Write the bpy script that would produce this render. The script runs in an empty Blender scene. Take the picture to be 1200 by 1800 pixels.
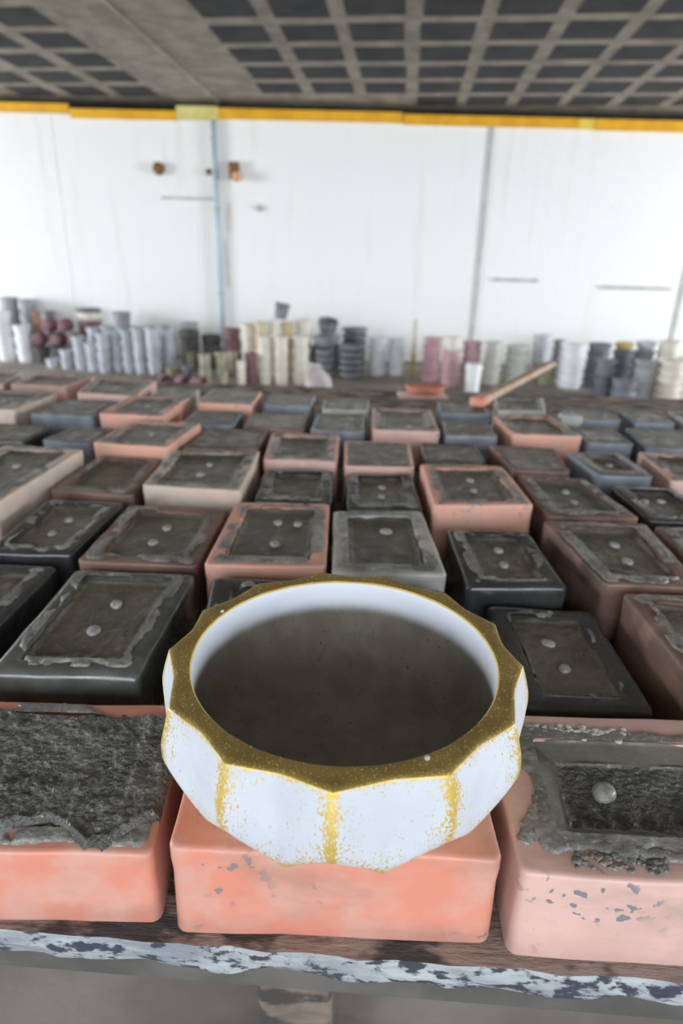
import bpy, bmesh, math, random
from mathutils import Vector, Matrix, noise

random.seed(7)
PI = math.pi
SC = bpy.context.scene
COL = SC.collection

# ------------------------------------------------------------------ camera
cam_d = bpy.data.cameras.new('camera')
cam = bpy.data.objects.new('camera', cam_d)
COL.objects.link(cam)
cam_d.sensor_fit = 'HORIZONTAL'
cam_d.sensor_width = 24.0
cam_d.lens = 21.6
cam_d.clip_start = 0.02
cam_d.dof.use_dof = True
cam_d.dof.focus_distance = 0.43
cam_d.dof.aperture_fstop = 5.2
cam.matrix_world = Matrix((
    (0.99971332, -0.02394302, 0.0, 0.0),
    (0.00885044, 0.36953989, -0.92917272, 0.0),
    (0.0222472, 0.92890635, 0.36964586, 1.0),
    (0, 0, 0, 1)))
SC.camera = cam

# ------------------------------------------------------------------ sky, daylight and wall fill, exposure
world = bpy.data.worlds.new('sky')
SC.world = world
world.use_nodes = True
wn = world.node_tree.nodes
wn['Background'].inputs['Color'].default_value = (0.74, 0.86, 1.0, 1)
wn['Background'].inputs['Strength'].default_value = 0.6


def area_light(name, loc, target, sx, sy, power, col=(0.86, 0.93, 1.0)):
    d = bpy.data.lights.new(name, 'AREA')
    d.shape = 'RECTANGLE'
    d.size, d.size_y = sx, sy
    d.energy = power
    d.color = col
    o = bpy.data.objects.new(name, d)
    COL.objects.link(o)
    o.location = loc
    o.rotation_euler = (Vector(target) - Vector(loc)).to_track_quat('-Z', 'Z').to_euler()
    return o


# the open front of the shed, behind the photographer, plus two added side lamps that brighten the back wall
area_light('daylight_front', (0.0, -8.5, 2.75), (0.0, 2.0, 0.9), 18.0, 5.2, 2250)
area_light('wall_fill_left', (-11.6, 3.6, 1.1), (1.5, 7.3, 0.8), 6.4, 2.0, 3400)  # added fill lamp for the back wall; the side wall is closed
area_light('wall_fill_right', (11.6, 3.6, 1.1), (-1.5, 7.3, 0.8), 6.4, 2.0, 3400)  # matching added fill lamp on the other side

vs = SC.view_settings
SC.display_settings.display_device = 'sRGB'
vs.view_transform = 'Standard'
vs.look = 'None'
vs.gamma = 1.0
vs.use_curve_mapping = False
vs.exposure = -0.42


# ------------------------------------------------------------------ helpers
def N3(x, y, z=0.0):
    return noise.noise(Vector((x, y, z)))


def fbm(x, y, z=0.0, o=4):
    return noise.fractal(Vector((x, y, z)), 0.9, 2.1, o)


def sstep(a, b, x):
    t = max(0.0, min(1.0, (x - a) / (b - a)))
    return t * t * (3 - 2 * t)


def mesh_obj(name, verts, faces, mat, parent=None, smooth=True, loc=None, rot=None):
    me = bpy.data.meshes.new(name)
    me.from_pydata([tuple(v) for v in verts], [], faces)
    me.validate()
    if smooth:
        me.shade_smooth()
    o = bpy.data.objects.new(name, me)
    if mat:
        me.materials.append(mat)
    COL.objects.link(o)
    if parent:
        o.parent = parent
    if loc is not None:
        o.location = loc
    if rot is not None:
        o.rotation_euler = rot
    return o


def empty(name, loc, rot=(0, 0, 0)):
    o = bpy.data.objects.new(name, None)
    o.empty_display_size = 0.05
    COL.objects.link(o)
    o.location = loc
    o.rotation_euler = rot
    return o


def tag(o, label, cat, group=None):
    o['label'] = label
    o['category'] = cat
    if group:
        o['group'] = group
    return o


def struct(o):
    o['kind'] = 'structure'
    return o


def box_vf(x0, x1, y0, y1, z0, z1, b=0.0):
    """Box with small chamfers (24 verts) when b > 0."""
    if b <= 0:
        v = [(x, y, z) for z in (z0, z1) for y in (y0, y1) for x in (x0, x1)]
        return v, [(0, 2, 3, 1), (4, 5, 7, 6), (0, 1, 5, 4), (2, 6, 7, 3), (0, 4, 6, 2), (1, 3, 7, 5)]
    bm = bmesh.new()
    bmesh.ops.create_cube(bm, size=1.0)
    for q in bm.verts:
        q.co = Vector(((x0 + x1) / 2 + q.co.x * (x1 - x0), (y0 + y1) / 2 + q.co.y * (y1 - y0),
                       (z0 + z1) / 2 + q.co.z * (z1 - z0)))
    bmesh.ops.bevel(bm, geom=bm.edges[:], offset=b, segments=1, affect='EDGES')
    bm.verts.index_update()
    v = [q.co.copy() for q in bm.verts]
    f = [tuple(q.index for q in p.verts) for p in bm.faces]
    bm.free()
    return v, f


def grid_faces(nx, ny, keep=None, base=0):
    f = []
    for j in range(ny - 1):
        for i in range(nx - 1):
            q = (j * nx + i, j * nx + i + 1, (j + 1) * nx + i + 1, (j + 1) * nx + i)
            if keep is None or any(keep[k] for k in q):
                f.append(tuple(base + k for k in q))
    return f


def compact(verts, faces):
    used = {}
    nv, nf = [], []
    for f in faces:
        g = []
        for k in f:
            if k not in used:
                used[k] = len(nv)
                nv.append(verts[k])
            g.append(used[k])
        nf.append(tuple(g))
    return nv, nf


def lathe(profile, seg, jitter=0.0):
    v, f = [], []
    for r, z in profile:
        for k in range(seg):
            a = 2 * PI * k / seg
            v.append((r * math.cos(a), r * math.sin(a), z))
    n = len(profile)
    for j in range(n - 1):
        for k in range(seg):
            k2 = (k + 1) % seg
            f.append((j * seg + k, j * seg + k2, (j + 1) * seg + k2, (j + 1) * seg + k))
    f.append(tuple(reversed(range(seg))))
    f.append(tuple((n - 1) * seg + k for k in range(seg)))
    return v, f


# ------------------------------------------------------------------ materials
def new_mat(name):
    m = bpy.data.materials.new(name)
    m.use_nodes = True
    nt = m.node_tree
    bs = nt.nodes['Principled BSDF']
    return m, nt, bs


class G:
    """Small node-graph helper."""

    def __init__(s, nt, rnd=True):
        s.nt = nt
        tc = nt.nodes.new('ShaderNodeTexCoord')
        s.co = tc.outputs['Object']
        if rnd:
            oi = nt.nodes.new('ShaderNodeObjectInfo')
            mu = nt.nodes.new('ShaderNodeMath')
            mu.operation = 'MULTIPLY'
            mu.inputs[1].default_value = 37.0
            nt.links.new(oi.outputs['Random'], mu.inputs[0])
            va = nt.nodes.new('ShaderNodeVectorMath')
            va.operation = 'ADD'
            nt.links.new(s.co, va.inputs[0])
            nt.links.new(mu.outputs[0], va.inputs[1])
            s.co = va.outputs[0]

    def link(s, a, b):
        if isinstance(a, (int, float)):
            b.default_value = a
        elif isinstance(a, tuple):
            b.default_value = a if len(a) == 4 else (*a, 1)
        else:
            s.nt.links.new(a, b)

    def scaled(s, sx, sy, sz):
        mp = s.nt.nodes.new('ShaderNodeMapping')
        s.nt.links.new(s.co, mp.inputs['Vector'])
        mp.inputs['Scale'].default_value = (sx, sy, sz)
        return mp.outputs[0]

    def noise(s, scale, detail=3, rough=0.55, co=None):
        n = s.nt.nodes.new('ShaderNodeTexNoise')
        n.inputs['Scale'].default_value = scale
        n.inputs['Detail'].default_value = detail
        n.inputs['Roughness'].default_value = rough
        s.nt.links.new(co or s.co, n.inputs['Vector'])
        return n.outputs['Fac']

    def voro(s, scale, co=None):
        n = s.nt.nodes.new('ShaderNodeTexVoronoi')
        n.inputs['Scale'].default_value = scale
        s.nt.links.new(co or s.co, n.inputs['Vector'])
        return n.outputs['Distance']

    def rng(s, x, a, b, c=0.0, d=1.0):
        n = s.nt.nodes.new('ShaderNodeMapRange')
        n.interpolation_type = 'SMOOTHSTEP'
        s.link(x, n.inputs['Value'])
        n.inputs['From Min'].default_value = a
        n.inputs['From Max'].default_value = b
        n.inputs['To Min'].default_value = c
        n.inputs['To Max'].default_value = d
        return n.outputs['Result']

    def math(s, op, a, b=0.0):
        n = s.nt.nodes.new('ShaderNodeMath')
        n.operation = op
        s.link(a, n.inputs[0])
        s.link(b, n.inputs[1])
        return n.outputs[0]

    def mix(s, fac, a, b):
        n = s.nt.nodes.new('ShaderNodeMix')
        n.data_type = 'RGBA'
        s.link(fac, n.inputs[0])
        s.link(a, n.inputs[6])
        s.link(b, n.inputs[7])
        return n.outputs[2]

    def bump(s, h, strength, dist, bs, normal=None):
        n = s.nt.nodes.new('ShaderNodeBump')
        n.inputs['Strength'].default_value = strength
        n.inputs['Distance'].default_value = dist
        s.link(h, n.inputs['Height'])
        if normal:
            s.nt.links.new(normal, n.inputs['Normal'])
        s.nt.links.new(n.outputs[0], bs.inputs['Normal'])
        return n.outputs[0]

    def attr(s, name):
        n = s.nt.nodes.new('ShaderNodeAttribute')
        n.attribute_name = name
        return n.outputs['Fac']


def simple(name, c1, c2, scale, rough=0.6, bump=0.0, bscale=60, bdist=0.002, detail=4, metallic=0.0, lo=0.35, hi=0.65):
    m, nt, bs = new_mat(name)
    g = G(nt)
    g.link(g.mix(g.rng(g.noise(scale, detail), lo, hi), c1, c2), bs.inputs['Base Color'])
    bs.inputs['Roughness'].default_value = rough
    bs.inputs['Metallic'].default_value = metallic
    if bump:
        g.bump(g.noise(bscale, 5), bump, bdist, bs)
    return m


def rubber(name, a, b, dirt, dirt_amt=0.5, rough=0.42, chips=0.0, chip_col=(0.2, 0.2, 0.21), spec=0.5):
    """Moulding rubber: mottled colour, cement dirt rubbed in, a few stuck grey chips."""
    m, nt, bs = new_mat(name)
    g = G(nt)
    base = g.mix(g.rng(g.noise(22, 3), 0.36, 0.64), a, b)
    wipe = g.noise(9, 4, 0.6, g.scaled(1.0, 1.0, 2.2))
    col = g.mix(g.rng(wipe, 0.5, 0.74, 0, dirt_amt), base, dirt)
    fine = g.rng(g.noise(150, 5, 0.7), 0.55, 0.8, 0, dirt_amt * 0.6)
    col = g.mix(fine, col, dirt)
    if chips:
        cl = g.rng(g.noise(13, 2), 0.56, 0.66)
        ch = g.rng(g.noise(115, 2, 0.4), 0.60, 0.62)
        col = g.mix(g.math('MULTIPLY', g.math('MULTIPLY', cl, ch), chips), col, chip_col)
    g.link(col, bs.inputs['Base Color'])
    bs.inputs['Specular IOR Level'].default_value = spec
    g.link(g.rng(g.noise(30, 4), 0.3, 0.7, rough - 0.08, rough + 0.14), bs.inputs['Roughness'])
    g.bump(g.noise(70, 5), 0.22, 0.002, bs)
    return m


RUB = {
    'pk': rubber('pink_rubber', (0.66, 0.245, 0.17), (0.62, 0.325, 0.26), (0.36, 0.20, 0.15), 0.55, 0.42, 0.9),
    'pm': rubber('dusty_pink_rubber', (0.76, 0.385, 0.285), (0.64, 0.38, 0.30), (0.32, 0.23, 0.18), 0.65, 0.38, 0.5),
    'pp': rubber('pale_pink_rubber', (0.66, 0.42, 0.37), (0.60, 0.38, 0.33), (0.34, 0.25, 0.20), 0.65, 0.42, 1.0),
    'be': rubber('beige_rubber', (0.50, 0.44, 0.38), (0.62, 0.47, 0.38), (0.24, 0.21, 0.18), 0.7, 0.5),
    'gy': rubber('grey_rubber', (0.40, 0.39, 0.36), (0.50, 0.49, 0.45), (0.14, 0.13, 0.115), 0.7, 0.34),
    'dg': rubber('dark_grey_rubber', (0.065, 0.070, 0.066), (0.11, 0.115, 0.105), (0.10, 0.095, 0.085), 0.5, 0.20, spec=0.9),
    'bk': rubber('black_rubber', (0.028, 0.030, 0.033), (0.045, 0.046, 0.048), (0.09, 0.085, 0.075), 0.5, 0.20, spec=0.9),
    'bl': rubber('black_rubber_painted_sheen', (0.165, 0.185, 0.215), (0.23, 0.255, 0.285), (0.11, 0.108, 0.10), 0.5, 0.34),  # black rubber lightened to slate, painting in its bluish reflection
    'br': rubber('brown_stained_rubber', (0.27, 0.155, 0.12), (0.16, 0.105, 0.085), (0.05, 0.042, 0.036), 0.9, 0.38),
}


def cement(name, dark, light, speck_glint, rough, bs_scale=260, bstr=0.5, bdist=0.0015):
    m, nt, bs = new_mat(name)
    g = G(nt)
    col = g.mix(g.rng(g.noise(16, 5), 0.35, 0.68), dark, light)
    sp = g.rng(g.noise(bs_scale * 1.1, 3, 0.6), 0.60, 0.74, 0, 0.65)  # pale specks, partly painted glints of the wet cement
    col = g.mix(sp, col, speck_glint)
    g.link(col, bs.inputs['Base Color'])
    g.link(g.rng(g.noise(40, 3), 0.3, 0.7, rough - 0.1, rough + 0.15), bs.inputs['Roughness'])
    h = g.math('ADD', g.noise(bs_scale, 4, 0.65), g.math('MULTIPLY', g.noise(bs_scale * 0.25, 3), 1.5))
    g.bump(h, bstr, bdist, bs)
    return m


M_FILL = cement('wet_cement', (0.092, 0.081, 0.063), (0.152, 0.136, 0.110), (0.38, 0.36, 0.325), 0.31)
M_SMEAR = cement('dried_cement_smear', (0.14, 0.132, 0.118), (0.28, 0.27, 0.25), (0.5, 0.5, 0.48), 0.27, 150, 0.6, 0.003)
M_ROUGH = cement('rough_trowelled_cement', (0.090, 0.086, 0.078), (0.185, 0.18, 0.17), (0.58, 0.58, 0.57), 0.28, 300, 1.0, 0.004)
M_FILLP = cement('drying_pale_cement', (0.17, 0.16, 0.14), (0.26, 0.245, 0.22), (0.42, 0.41, 0.39), 0.36)
M_BAND = cement('smoothed_cement_band', (0.105, 0.096, 0.075), (0.16, 0.148, 0.12), (0.24, 0.23, 0.20), 0.34, 120, 0.35, 0.002)
M_CRUST = cement('pale_cement_crust', (0.34, 0.34, 0.30), (0.55, 0.55, 0.50), (0.72, 0.72, 0.68), 0.6, 220, 0.6, 0.002)
M_NUB = simple('cement_nub', (0.25, 0.245, 0.23), (0.42, 0.41, 0.39), 200, 0.28, 0.3, 300, 0.001)

# ------------------------------------------------------------------ the shed
M_WALL = None


def wall_paint():
    m, nt, bs = new_mat('white_wall_paint')
    g = G(nt, False)
    st = g.noise(1.0, 5, 0.6, g.scaled(7.0, 1.0, 0.7))
    col = g.mix(g.rng(st, 0.55, 0.8, 0, 0.5), (0.90, 0.90, 0.885), (0.74, 0.72, 0.65))
    sp = g.rng(g.noise(2.6, 4, 0.7), 0.66, 0.78, 0, 0.35)
    col = g.mix(sp, col, (0.55, 0.53, 0.47))
    g.link(col, bs.inputs['Base Color'])
    bs.inputs['Roughness'].default_value = 0.5
    return m


M_WALL = wall_paint()
M_YEL = simple('yellow_trim_paint', (0.74, 0.35, 0.0), (0.84, 0.43, 0.004), 6, 0.55)
M_YEL2 = simple('faded_yellow_paint', (0.62, 0.52, 0.14), (0.72, 0.62, 0.25), 8, 0.6)
M_YEL3 = simple('bright_yellow_paint', (0.80, 0.55, 0.05), (0.86, 0.62, 0.10), 8, 0.55)
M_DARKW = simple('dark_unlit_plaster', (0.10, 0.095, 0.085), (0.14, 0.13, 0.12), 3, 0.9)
M_FLOOR = simple('dusty_concrete_floor', (0.27, 0.23, 0.20), (0.40, 0.35, 0.31), 3.0, 0.75, 0.4, 30, 0.004, 6)
M_MORTAR = simple('ceiling_mortar', (0.27, 0.24, 0.195), (0.40, 0.36, 0.295), 5.0, 0.9, 0.4, 40, 0.004, 5)
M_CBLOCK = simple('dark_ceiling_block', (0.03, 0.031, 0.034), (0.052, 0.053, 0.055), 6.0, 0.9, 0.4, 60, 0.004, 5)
M_GSTRIP = simple('grey_seam_metal', (0.42, 0.43, 0.41), (0.55, 0.55, 0.52), 8, 0.5)
M_PIPE = simple('blue_grey_plastic', (0.40, 0.50, 0.56), (0.50, 0.58, 0.63), 6, 0.45)
M_RUST = simple('rust', (0.10, 0.045, 0.015), (0.30, 0.15, 0.04), 40, 0.8, 0.4, 120, 0.003)
M_RUSTL = simple('orange_rust', (0.62, 0.30, 0.16), (0.75, 0.45, 0.3), 40, 0.7)
M_SIDE = simple('side_wall_plaster', (0.55, 0.54, 0.50), (0.65, 0.64, 0.60), 2.5, 0.85)
M_GROUND = simple('yard_earth', (0.30, 0.25, 0.19), (0.42, 0.36, 0.28), 2.0, 0.95)

v, f = box_vf(-11.9, 11.9, -3.4, 8.4, -0.1, 0.0)
struct(mesh_obj('floor', v, f, M_FLOOR, smooth=False))
v, f = box_vf(-40, 40, -43, -3.4, -0.15, -0.03)
struct(mesh_obj('ground', v, f, M_GROUND, smooth=False))
# ceiling slab with inset filler blocks between mortar ribs; the ribs run 5.4 degrees off the wall's normal
CZ = 2.545
ceil_o = struct(mesh_obj('ceiling', *box_vf(-12.1, 12.1, -3.2, 8.6, CZ, CZ + 0.18), M_MORTAR, smooth=False))
CA = math.radians(-5.38)
random.seed(3)
block_meshes = []
for k in range(5):
    w, d = 0.385 + 0.012 * random.uniform(-1, 1), 0.345 + 0.02 * random.uniform(-1, 1)
    v, f = box_vf(-w / 2, w / 2, -d / 2, d / 2, -0.004, 0.02, 0.003)
    v = [(p[0] + 0.006 * N3(p[0] * 9, p[1] * 9, k * 3), p[1] + 0.01 * N3(p[1] * 9, p[0] * 9, k * 5), p[2]) for p in v]
    me = bpy.data.meshes.new('ceiling_block')
    me.from_pydata([tuple(p) for p in v], [], f)
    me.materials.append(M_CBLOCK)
    block_meshes.append(me)
us = []
for k in range(-3, 7):
    us.append(0.172 + 0.49 * k)          # right of the wide rib
for k in range(0, 5):
    us.append(-2.76 - 0.52 * k)          # left of the wide rib
for u in us:
    off = 0.10 if u < -2 else 0.0
    for j in range(-3, 4):
        vv = 5.74 + 0.475 * j + off + random.uniform(-0.012, 0.012)
        uu = u + random.uniform(-0.008, 0.008)
        x = uu * math.cos(CA) - vv * math.sin(CA)
        y = uu * math.sin(CA) + vv * math.cos(CA)
        if y > 7.15:
            continue
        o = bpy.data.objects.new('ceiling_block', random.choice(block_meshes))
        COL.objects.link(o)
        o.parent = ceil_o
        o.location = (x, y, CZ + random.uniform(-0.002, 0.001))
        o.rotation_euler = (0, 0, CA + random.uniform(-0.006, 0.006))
# the wide cast rib
v, f = box_vf(-0.21, 0.21, -2.4, 1.5, -0.012, 0.02, 0.006)
o = mesh_obj('cast_rib', v, f, M_MORTAR, ceil_o, smooth=False)
uu, vv = -2.24, 5.72
o.location = (uu * math.cos(CA) - vv * math.sin(CA), uu * math.sin(CA) + vv * math.cos(CA), CZ)
o.rotation_euler = (0, 0, CA)

# back wall: ribbed white sheets, each sheet its own panel
YW = 7.3
wall = struct(mesh_obj('wall_back', *box_vf(-11.9, 11.9, YW + 0.012, YW + 0.12, 0.0, 2.40), M_WALL, smooth=False))


def ribbed(x0, x1, z0, z1, pitch, amp):
    n = max(1, round((x1 - x0) / pitch))
    p = (x1 - x0) / n
    xs = []
    for k in range(n):
        b = x0 + k * p
        xs += [(b, 0), (b + p * 0.70, 0), (b + p * 0.78, -amp), (b + p * 0.92, -amp)]
    xs.append((x1, 0))
    vv = []
    for x, d in xs:
        vv += [(x, YW + d, z0), (x, YW + d, z1)]
    for x, d in ((x1, 0.011), (x0, 0.011)):
        vv += [(x, YW + d, z0), (x, YW + d, z1)]
    m_ = len(vv) // 2
    return vv, [(2 * i, 2 * ((i + 1) % m_), 2 * ((i + 1) % m_) + 1, 2 * i + 1) for i in range(m_)]


edges = [-11.8, -10.3, -8.0, -5.8, -3.06, -1.402, 1.442, 3.725, 6.0, 8.3, 10.6, 11.8]
for i in range(len(edges) - 1):
    v, f = ribbed(edges[i] + 0.006, edges[i + 1] - 0.006, 0.01, 2.392, 0.042 if i < 5 else 0.036, 0.0045 if i < 5 else 0.002)
    mesh_obj('wall_panel', v, f, M_WALL, wall, smooth=False)
for (xs, w, mt) in ((1.442, 0.042, M_GSTRIP), (3.725, 0.035, M_GSTRIP)):
    mesh_obj('seam_strip', *box_vf(xs - w / 2, xs + w / 2, YW - 0.014, YW - 0.004, 0.0, 2.385, 0.002), mt, wall, smooth=False)
# short rust-stained ledges fixed across the sheets
for (xa, xb, z, h) in ((-1.99, -1.443, 1.646, 0.022), (1.62, 2.11, 0.915, 0.034), (2.82, 3.60, 0.862, 0.034)):
    mesh_obj('ledge_strip', *box_vf(xa, xb, YW - 0.03, YW - 0.004, z - h / 2, z + h / 2, 0.003), M_GSTRIP, wall, smooth=False)
# yellow painted timber along the head of the wall, in lengths
tr = [(-11.8, -4.6, 2.40, 2.478, M_YEL), (-4.59, -2.86, 2.397, 2.476, M_YEL), (-2.85, -1.775, 2.355, 2.437, M_YEL),
      (-1.77, -1.345, 2.365, 2.482, M_YEL2), (-1.34, 0.52, 2.378, 2.470, M_YEL), (0.53, 2.30, 2.366, 2.456, M_YEL),
      (2.305, 2.465, 2.362, 2.454, M_YEL3), (2.47, 4.9, 2.356, 2.454, M_YEL), (4.91, 11.8, 2.35, 2.45, M_YEL)]
for k, (xa, xb, za, zb, mt) in enumerate(tr):
    struct(mesh_obj('trim_%d' % (k + 1), *box_vf(xa, xb, YW - 0.045, YW - 0.002, za, zb, 0.004), mt, smooth=False))
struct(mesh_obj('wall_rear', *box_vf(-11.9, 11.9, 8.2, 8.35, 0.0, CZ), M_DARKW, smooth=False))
struct(mesh_obj('wall_left', *box_vf(-12.0, -11.85, -3.2, 8.3, 0.0, CZ), M_SIDE, smooth=False))
struct(mesh_obj('wall_right', *box_vf(11.85, 12.0, -3.2, 8.3, 0.0, CZ), M_SIDE, smooth=False))

# pipe and rusty fittings on the wall
pv, pf = lathe([(0.024, 0.0), (0.024, 2.36)], 14)
pr = empty('wall_pipe', (-1.402, YW - 0.032, 0.0))
tag(pr, 'thin blue grey vertical pipe running up the white back wall', 'pipe')
mesh_obj('pipe_run', pv, pf, M_PIPE, pr)
for z in (0.7, 1.55, 2.2):
    mesh_obj('pipe_clip', *box_vf(-0.034, 0.034, -0.026, 0.026, z - 0.012, z + 0.012, 0.003), M_GSTRIP, pr, smooth=False)


def knob(name, x, z, r, d, mat, label, cat='wall fitting'):
    v, f = lathe([(r * 0.9, 0), (r, d * 0.2), (r * 0.98, d * 0.7), (r * 0.75, d), (r * 0.35, d * 0.92)], 16)
    v = [(p[0] * (1 + 0.15 * N3(p[0] * 30, p[1] * 30, x)), p[1], p[2]) for p in v]
    o = mesh_obj(name, v, f, mat, loc=(x, YW - 0.006, z), rot=(PI / 2, 0, 0))
    return tag(o, label, cat)


knob('rusty_bolt', -1.995, 1.918, 0.062, 0.05, M_RUST, 'rusty brown bolt head on the white wall left of the pipe')
k2 = empty('rusty_bracket', (-1.208, YW - 0.006, 1.892))
tag(k2, 'dark rusty bracket with an orange knob, right of the wall pipe', 'wall fitting')
mesh_obj('back_plate', *box_vf(-0.05, 0.055, -0.05, 0.0, -0.06, 0.105, 0.01), M_RUST, k2, smooth=False)
v, f = lathe([(0.045, 0), (0.05, 0.02), (0.04, 0.05), (0.02, 0.06)], 14)
mesh_obj('knob', v, f, M_RUSTL, k2, loc=(0.03, -0.045, -0.035), rot=(PI / 2, 0, 0))
knob('pipe_boss', -1.478, 1.90, 0.03, 0.04, M_RUST, 'small brown boss touching the wall pipe on its left')
knob('grey_plug', -0.954, 1.57, 0.035, 0.02, M_GSTRIP, 'small grey plug on the wall right of the rusty bracket')
mesh_obj('rust_strip', *box_vf(-1.285, -1.262, YW - 0.01, YW - 0.003, 1.33, 1.62), simple('rust_stained_paint', (0.70, 0.62, 0.48), (0.82, 0.78, 0.70), 14, 0.7), wall, smooth=False)
mesh_obj('rust_strip', *box_vf(-1.325, -1.305, YW - 0.01, YW - 0.003, 0.75, 1.25), bpy.data.materials['rust_stained_paint'], wall, smooth=False)

# ------------------------------------------------------------------ work table of planks
TZ = 0.58


def plank_mat(name, a, b, c, rough=0.8, bl=26):
    m, nt, bs = new_mat(name)
    g = G(nt)
    st = g.scaled(3.0, 14.0, 14.0)
    col = g.mix(g.rng(g.noise(4, 6, 0.65, st), 0.35, 0.65), a, b)
    col = g.mix(g.rng(g.noise(bl, 4, 0.6, g.scaled(0.5, 1, 1)), 0.47, 0.57), col, c)
    g.link(col, bs.inputs['Base Color'])
    bs.inputs['Roughness'].default_value = rough
    g.bump(g.noise(9, 6, 0.7, st), 0.8, 0.006, bs)
    return m


M_PLANK = plank_mat('stained_plank', (0.26, 0.19, 0.155), (0.36, 0.29, 0.25), (0.06, 0.055, 0.055))
M_PEDGE = plank_mat('weathered_plank_edge', (0.24, 0.26, 0.29), (0.46, 0.49, 0.50), (0.045, 0.048, 0.07), 0.8, 120)
M_LEG = plank_mat('table_timber', (0.16, 0.12, 0.09), (0.24, 0.19, 0.15), (0.06, 0.05, 0.045))
table = empty('work_table', (0.0, 1.3, 0.0), (0, 0, math.radians(-3.0)))
tag(table, 'long low plank table holding the rows of filled rubber moulds', 'table')
RT = Matrix.Rotation(math.radians(-3.0), 4, 'Z')
y_front = 0.2655 - 1.3 + 0.003
PW = 0.205
random.seed(11)


def rough_plank(L, y0, y1, z0, z1, seed, nx=60):
    """Plank whose long edges are hacked and uneven."""
    sec = [(0, 0), (0.0, 0.5), (0, 1), (0.06, 1.0), (0.5, 1), (0.94, 1.0), (1, 1), (1, 0.5), (1, 0), (0.5, 0)]
    v, f = [], []
    n = len(sec)
    for i in range(nx + 1):
        x = -L + 2 * L * i / nx
        for k, (a, b) in enumerate(sec):
            y = y0 + (y1 - y0) * a
            z = z0 + (z1 - z0) * b
            if k < 3:
                y += 0.004 * fbm(x * 22, k * 2.0, seed) - (0.002 if k == 1 else 0)
                if k == 0:
                    z += 0.004 * fbm(x * 18, 5.0, seed)
            elif k in (6, 7, 8):
                y += 0.003 * fbm(x * 15, k * 3.0, seed)
            v.append((x, y, z))
    for i in range(nx):
        for k in range(n):
            k2 = (k + 1) % n
            f.append((i * n + k, i * n + k2, (i + 1) * n + k2, (i + 1) * n + k))
    f.append(tuple(range(n)))
    f.append(tuple(reversed([nx * n + k for k in range(n)])))
    return v, [tuple(reversed(q)) for q in f]


for k in range(10):
    a = y_front + k * PW
    near = k == 0
    v, f = rough_plank(1.55, a + (0 if near else 0.003), a + PW - 0.003, TZ - 0.021 - (0 if near else 0.006), TZ, k * 7.0, 260 if near else 50)
    o = mesh_obj('plank', v, f, M_PLANK, table, smooth=False)
    if near:
        o.data.materials.append(M_PEDGE)
        for p in o.data.polygons:
            if p.normal.y < -0.6:
                p.material_index = 1
for yy in (y_front + 0.25, y_front + 1.0, y_front + 1.85):
    mesh_obj('bearer', *box_vf(-1.5, 1.5, yy - 0.04, yy + 0.04, TZ - 0.12, TZ - 0.027, 0.004), M_LEG, table, smooth=False)
for xx in (-1.4, 0.0, 1.4):
    for yy in (y_front + 0.25, y_front + 1.85):
        mesh_obj('leg', *box_vf(xx - 0.045, xx + 0.045, yy - 0.045, yy + 0.045, 0.0, TZ - 0.12, 0.005), M_LEG, table, smooth=False)
mesh_obj('front_rail', *box_vf(-1.5, 1.5, y_front + 0.03, y_front + 0.055, TZ - 0.09, TZ - 0.0225, 0.002), simple('grey_board', (0.07, 0.065, 0.06), (0.12, 0.11, 0.10), 12, 0.7), table, smooth=False)

# ------------------------------------------------------------------ the filled rubber moulds
def rr(w, h, inset, r, nc=4, ns=5):
    """Closed rounded-rectangle outline, centred, as (x, y) in metres, counter-clockwise."""
    a, b = w / 2 - inset, h / 2 - inset
    r = min(r, a * 0.9, b * 0.9)
    pts = []
    cs = [(a - r, -b + r, -PI / 2), (a - r, b - r, 0), (-a + r, b - r, PI / 2), (-a + r, -b + r, PI)]
    for i, (cx, cy, t0) in enumerate(cs):
        for k in range(nc + 1):
            t = t0 + PI / 2 * k / nc
            pts.append((cx + r * math.cos(t), cy + r * math.sin(t)))
        nx, ny, nt = cs[(i + 1) % 4]
        q0 = pts[-1]
        q1 = (nx + r * math.cos(nt), ny + r * math.sin(nt))
        for k in range(1, ns):
            s = k / ns
            pts.append((q0[0] + (q1[0] - q0[0]) * s, q0[1] + (q1[1] - q0[1]) * s))
    return pts


class Quad:
    """Maps mould-plane metres (x right, y back) onto the measured four-cornered top."""

    def __init__(s, c):
        s.bl, s.br, s.fr, s.fl = [Vector(p) for p in c]
        s.w = ((s.br - s.bl).length + (s.fr - s.fl).length) / 2
        s.h = ((s.bl - s.fl).length + (s.br - s.fr).length) / 2

    def __call__(s, x, y):
        u, v = x / s.w + 0.5, y / s.h + 0.5
        p = s.fl.lerp(s.fr, u).lerp(s.bl.lerp(s.br, u), v)
        return p.x, p.y


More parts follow.
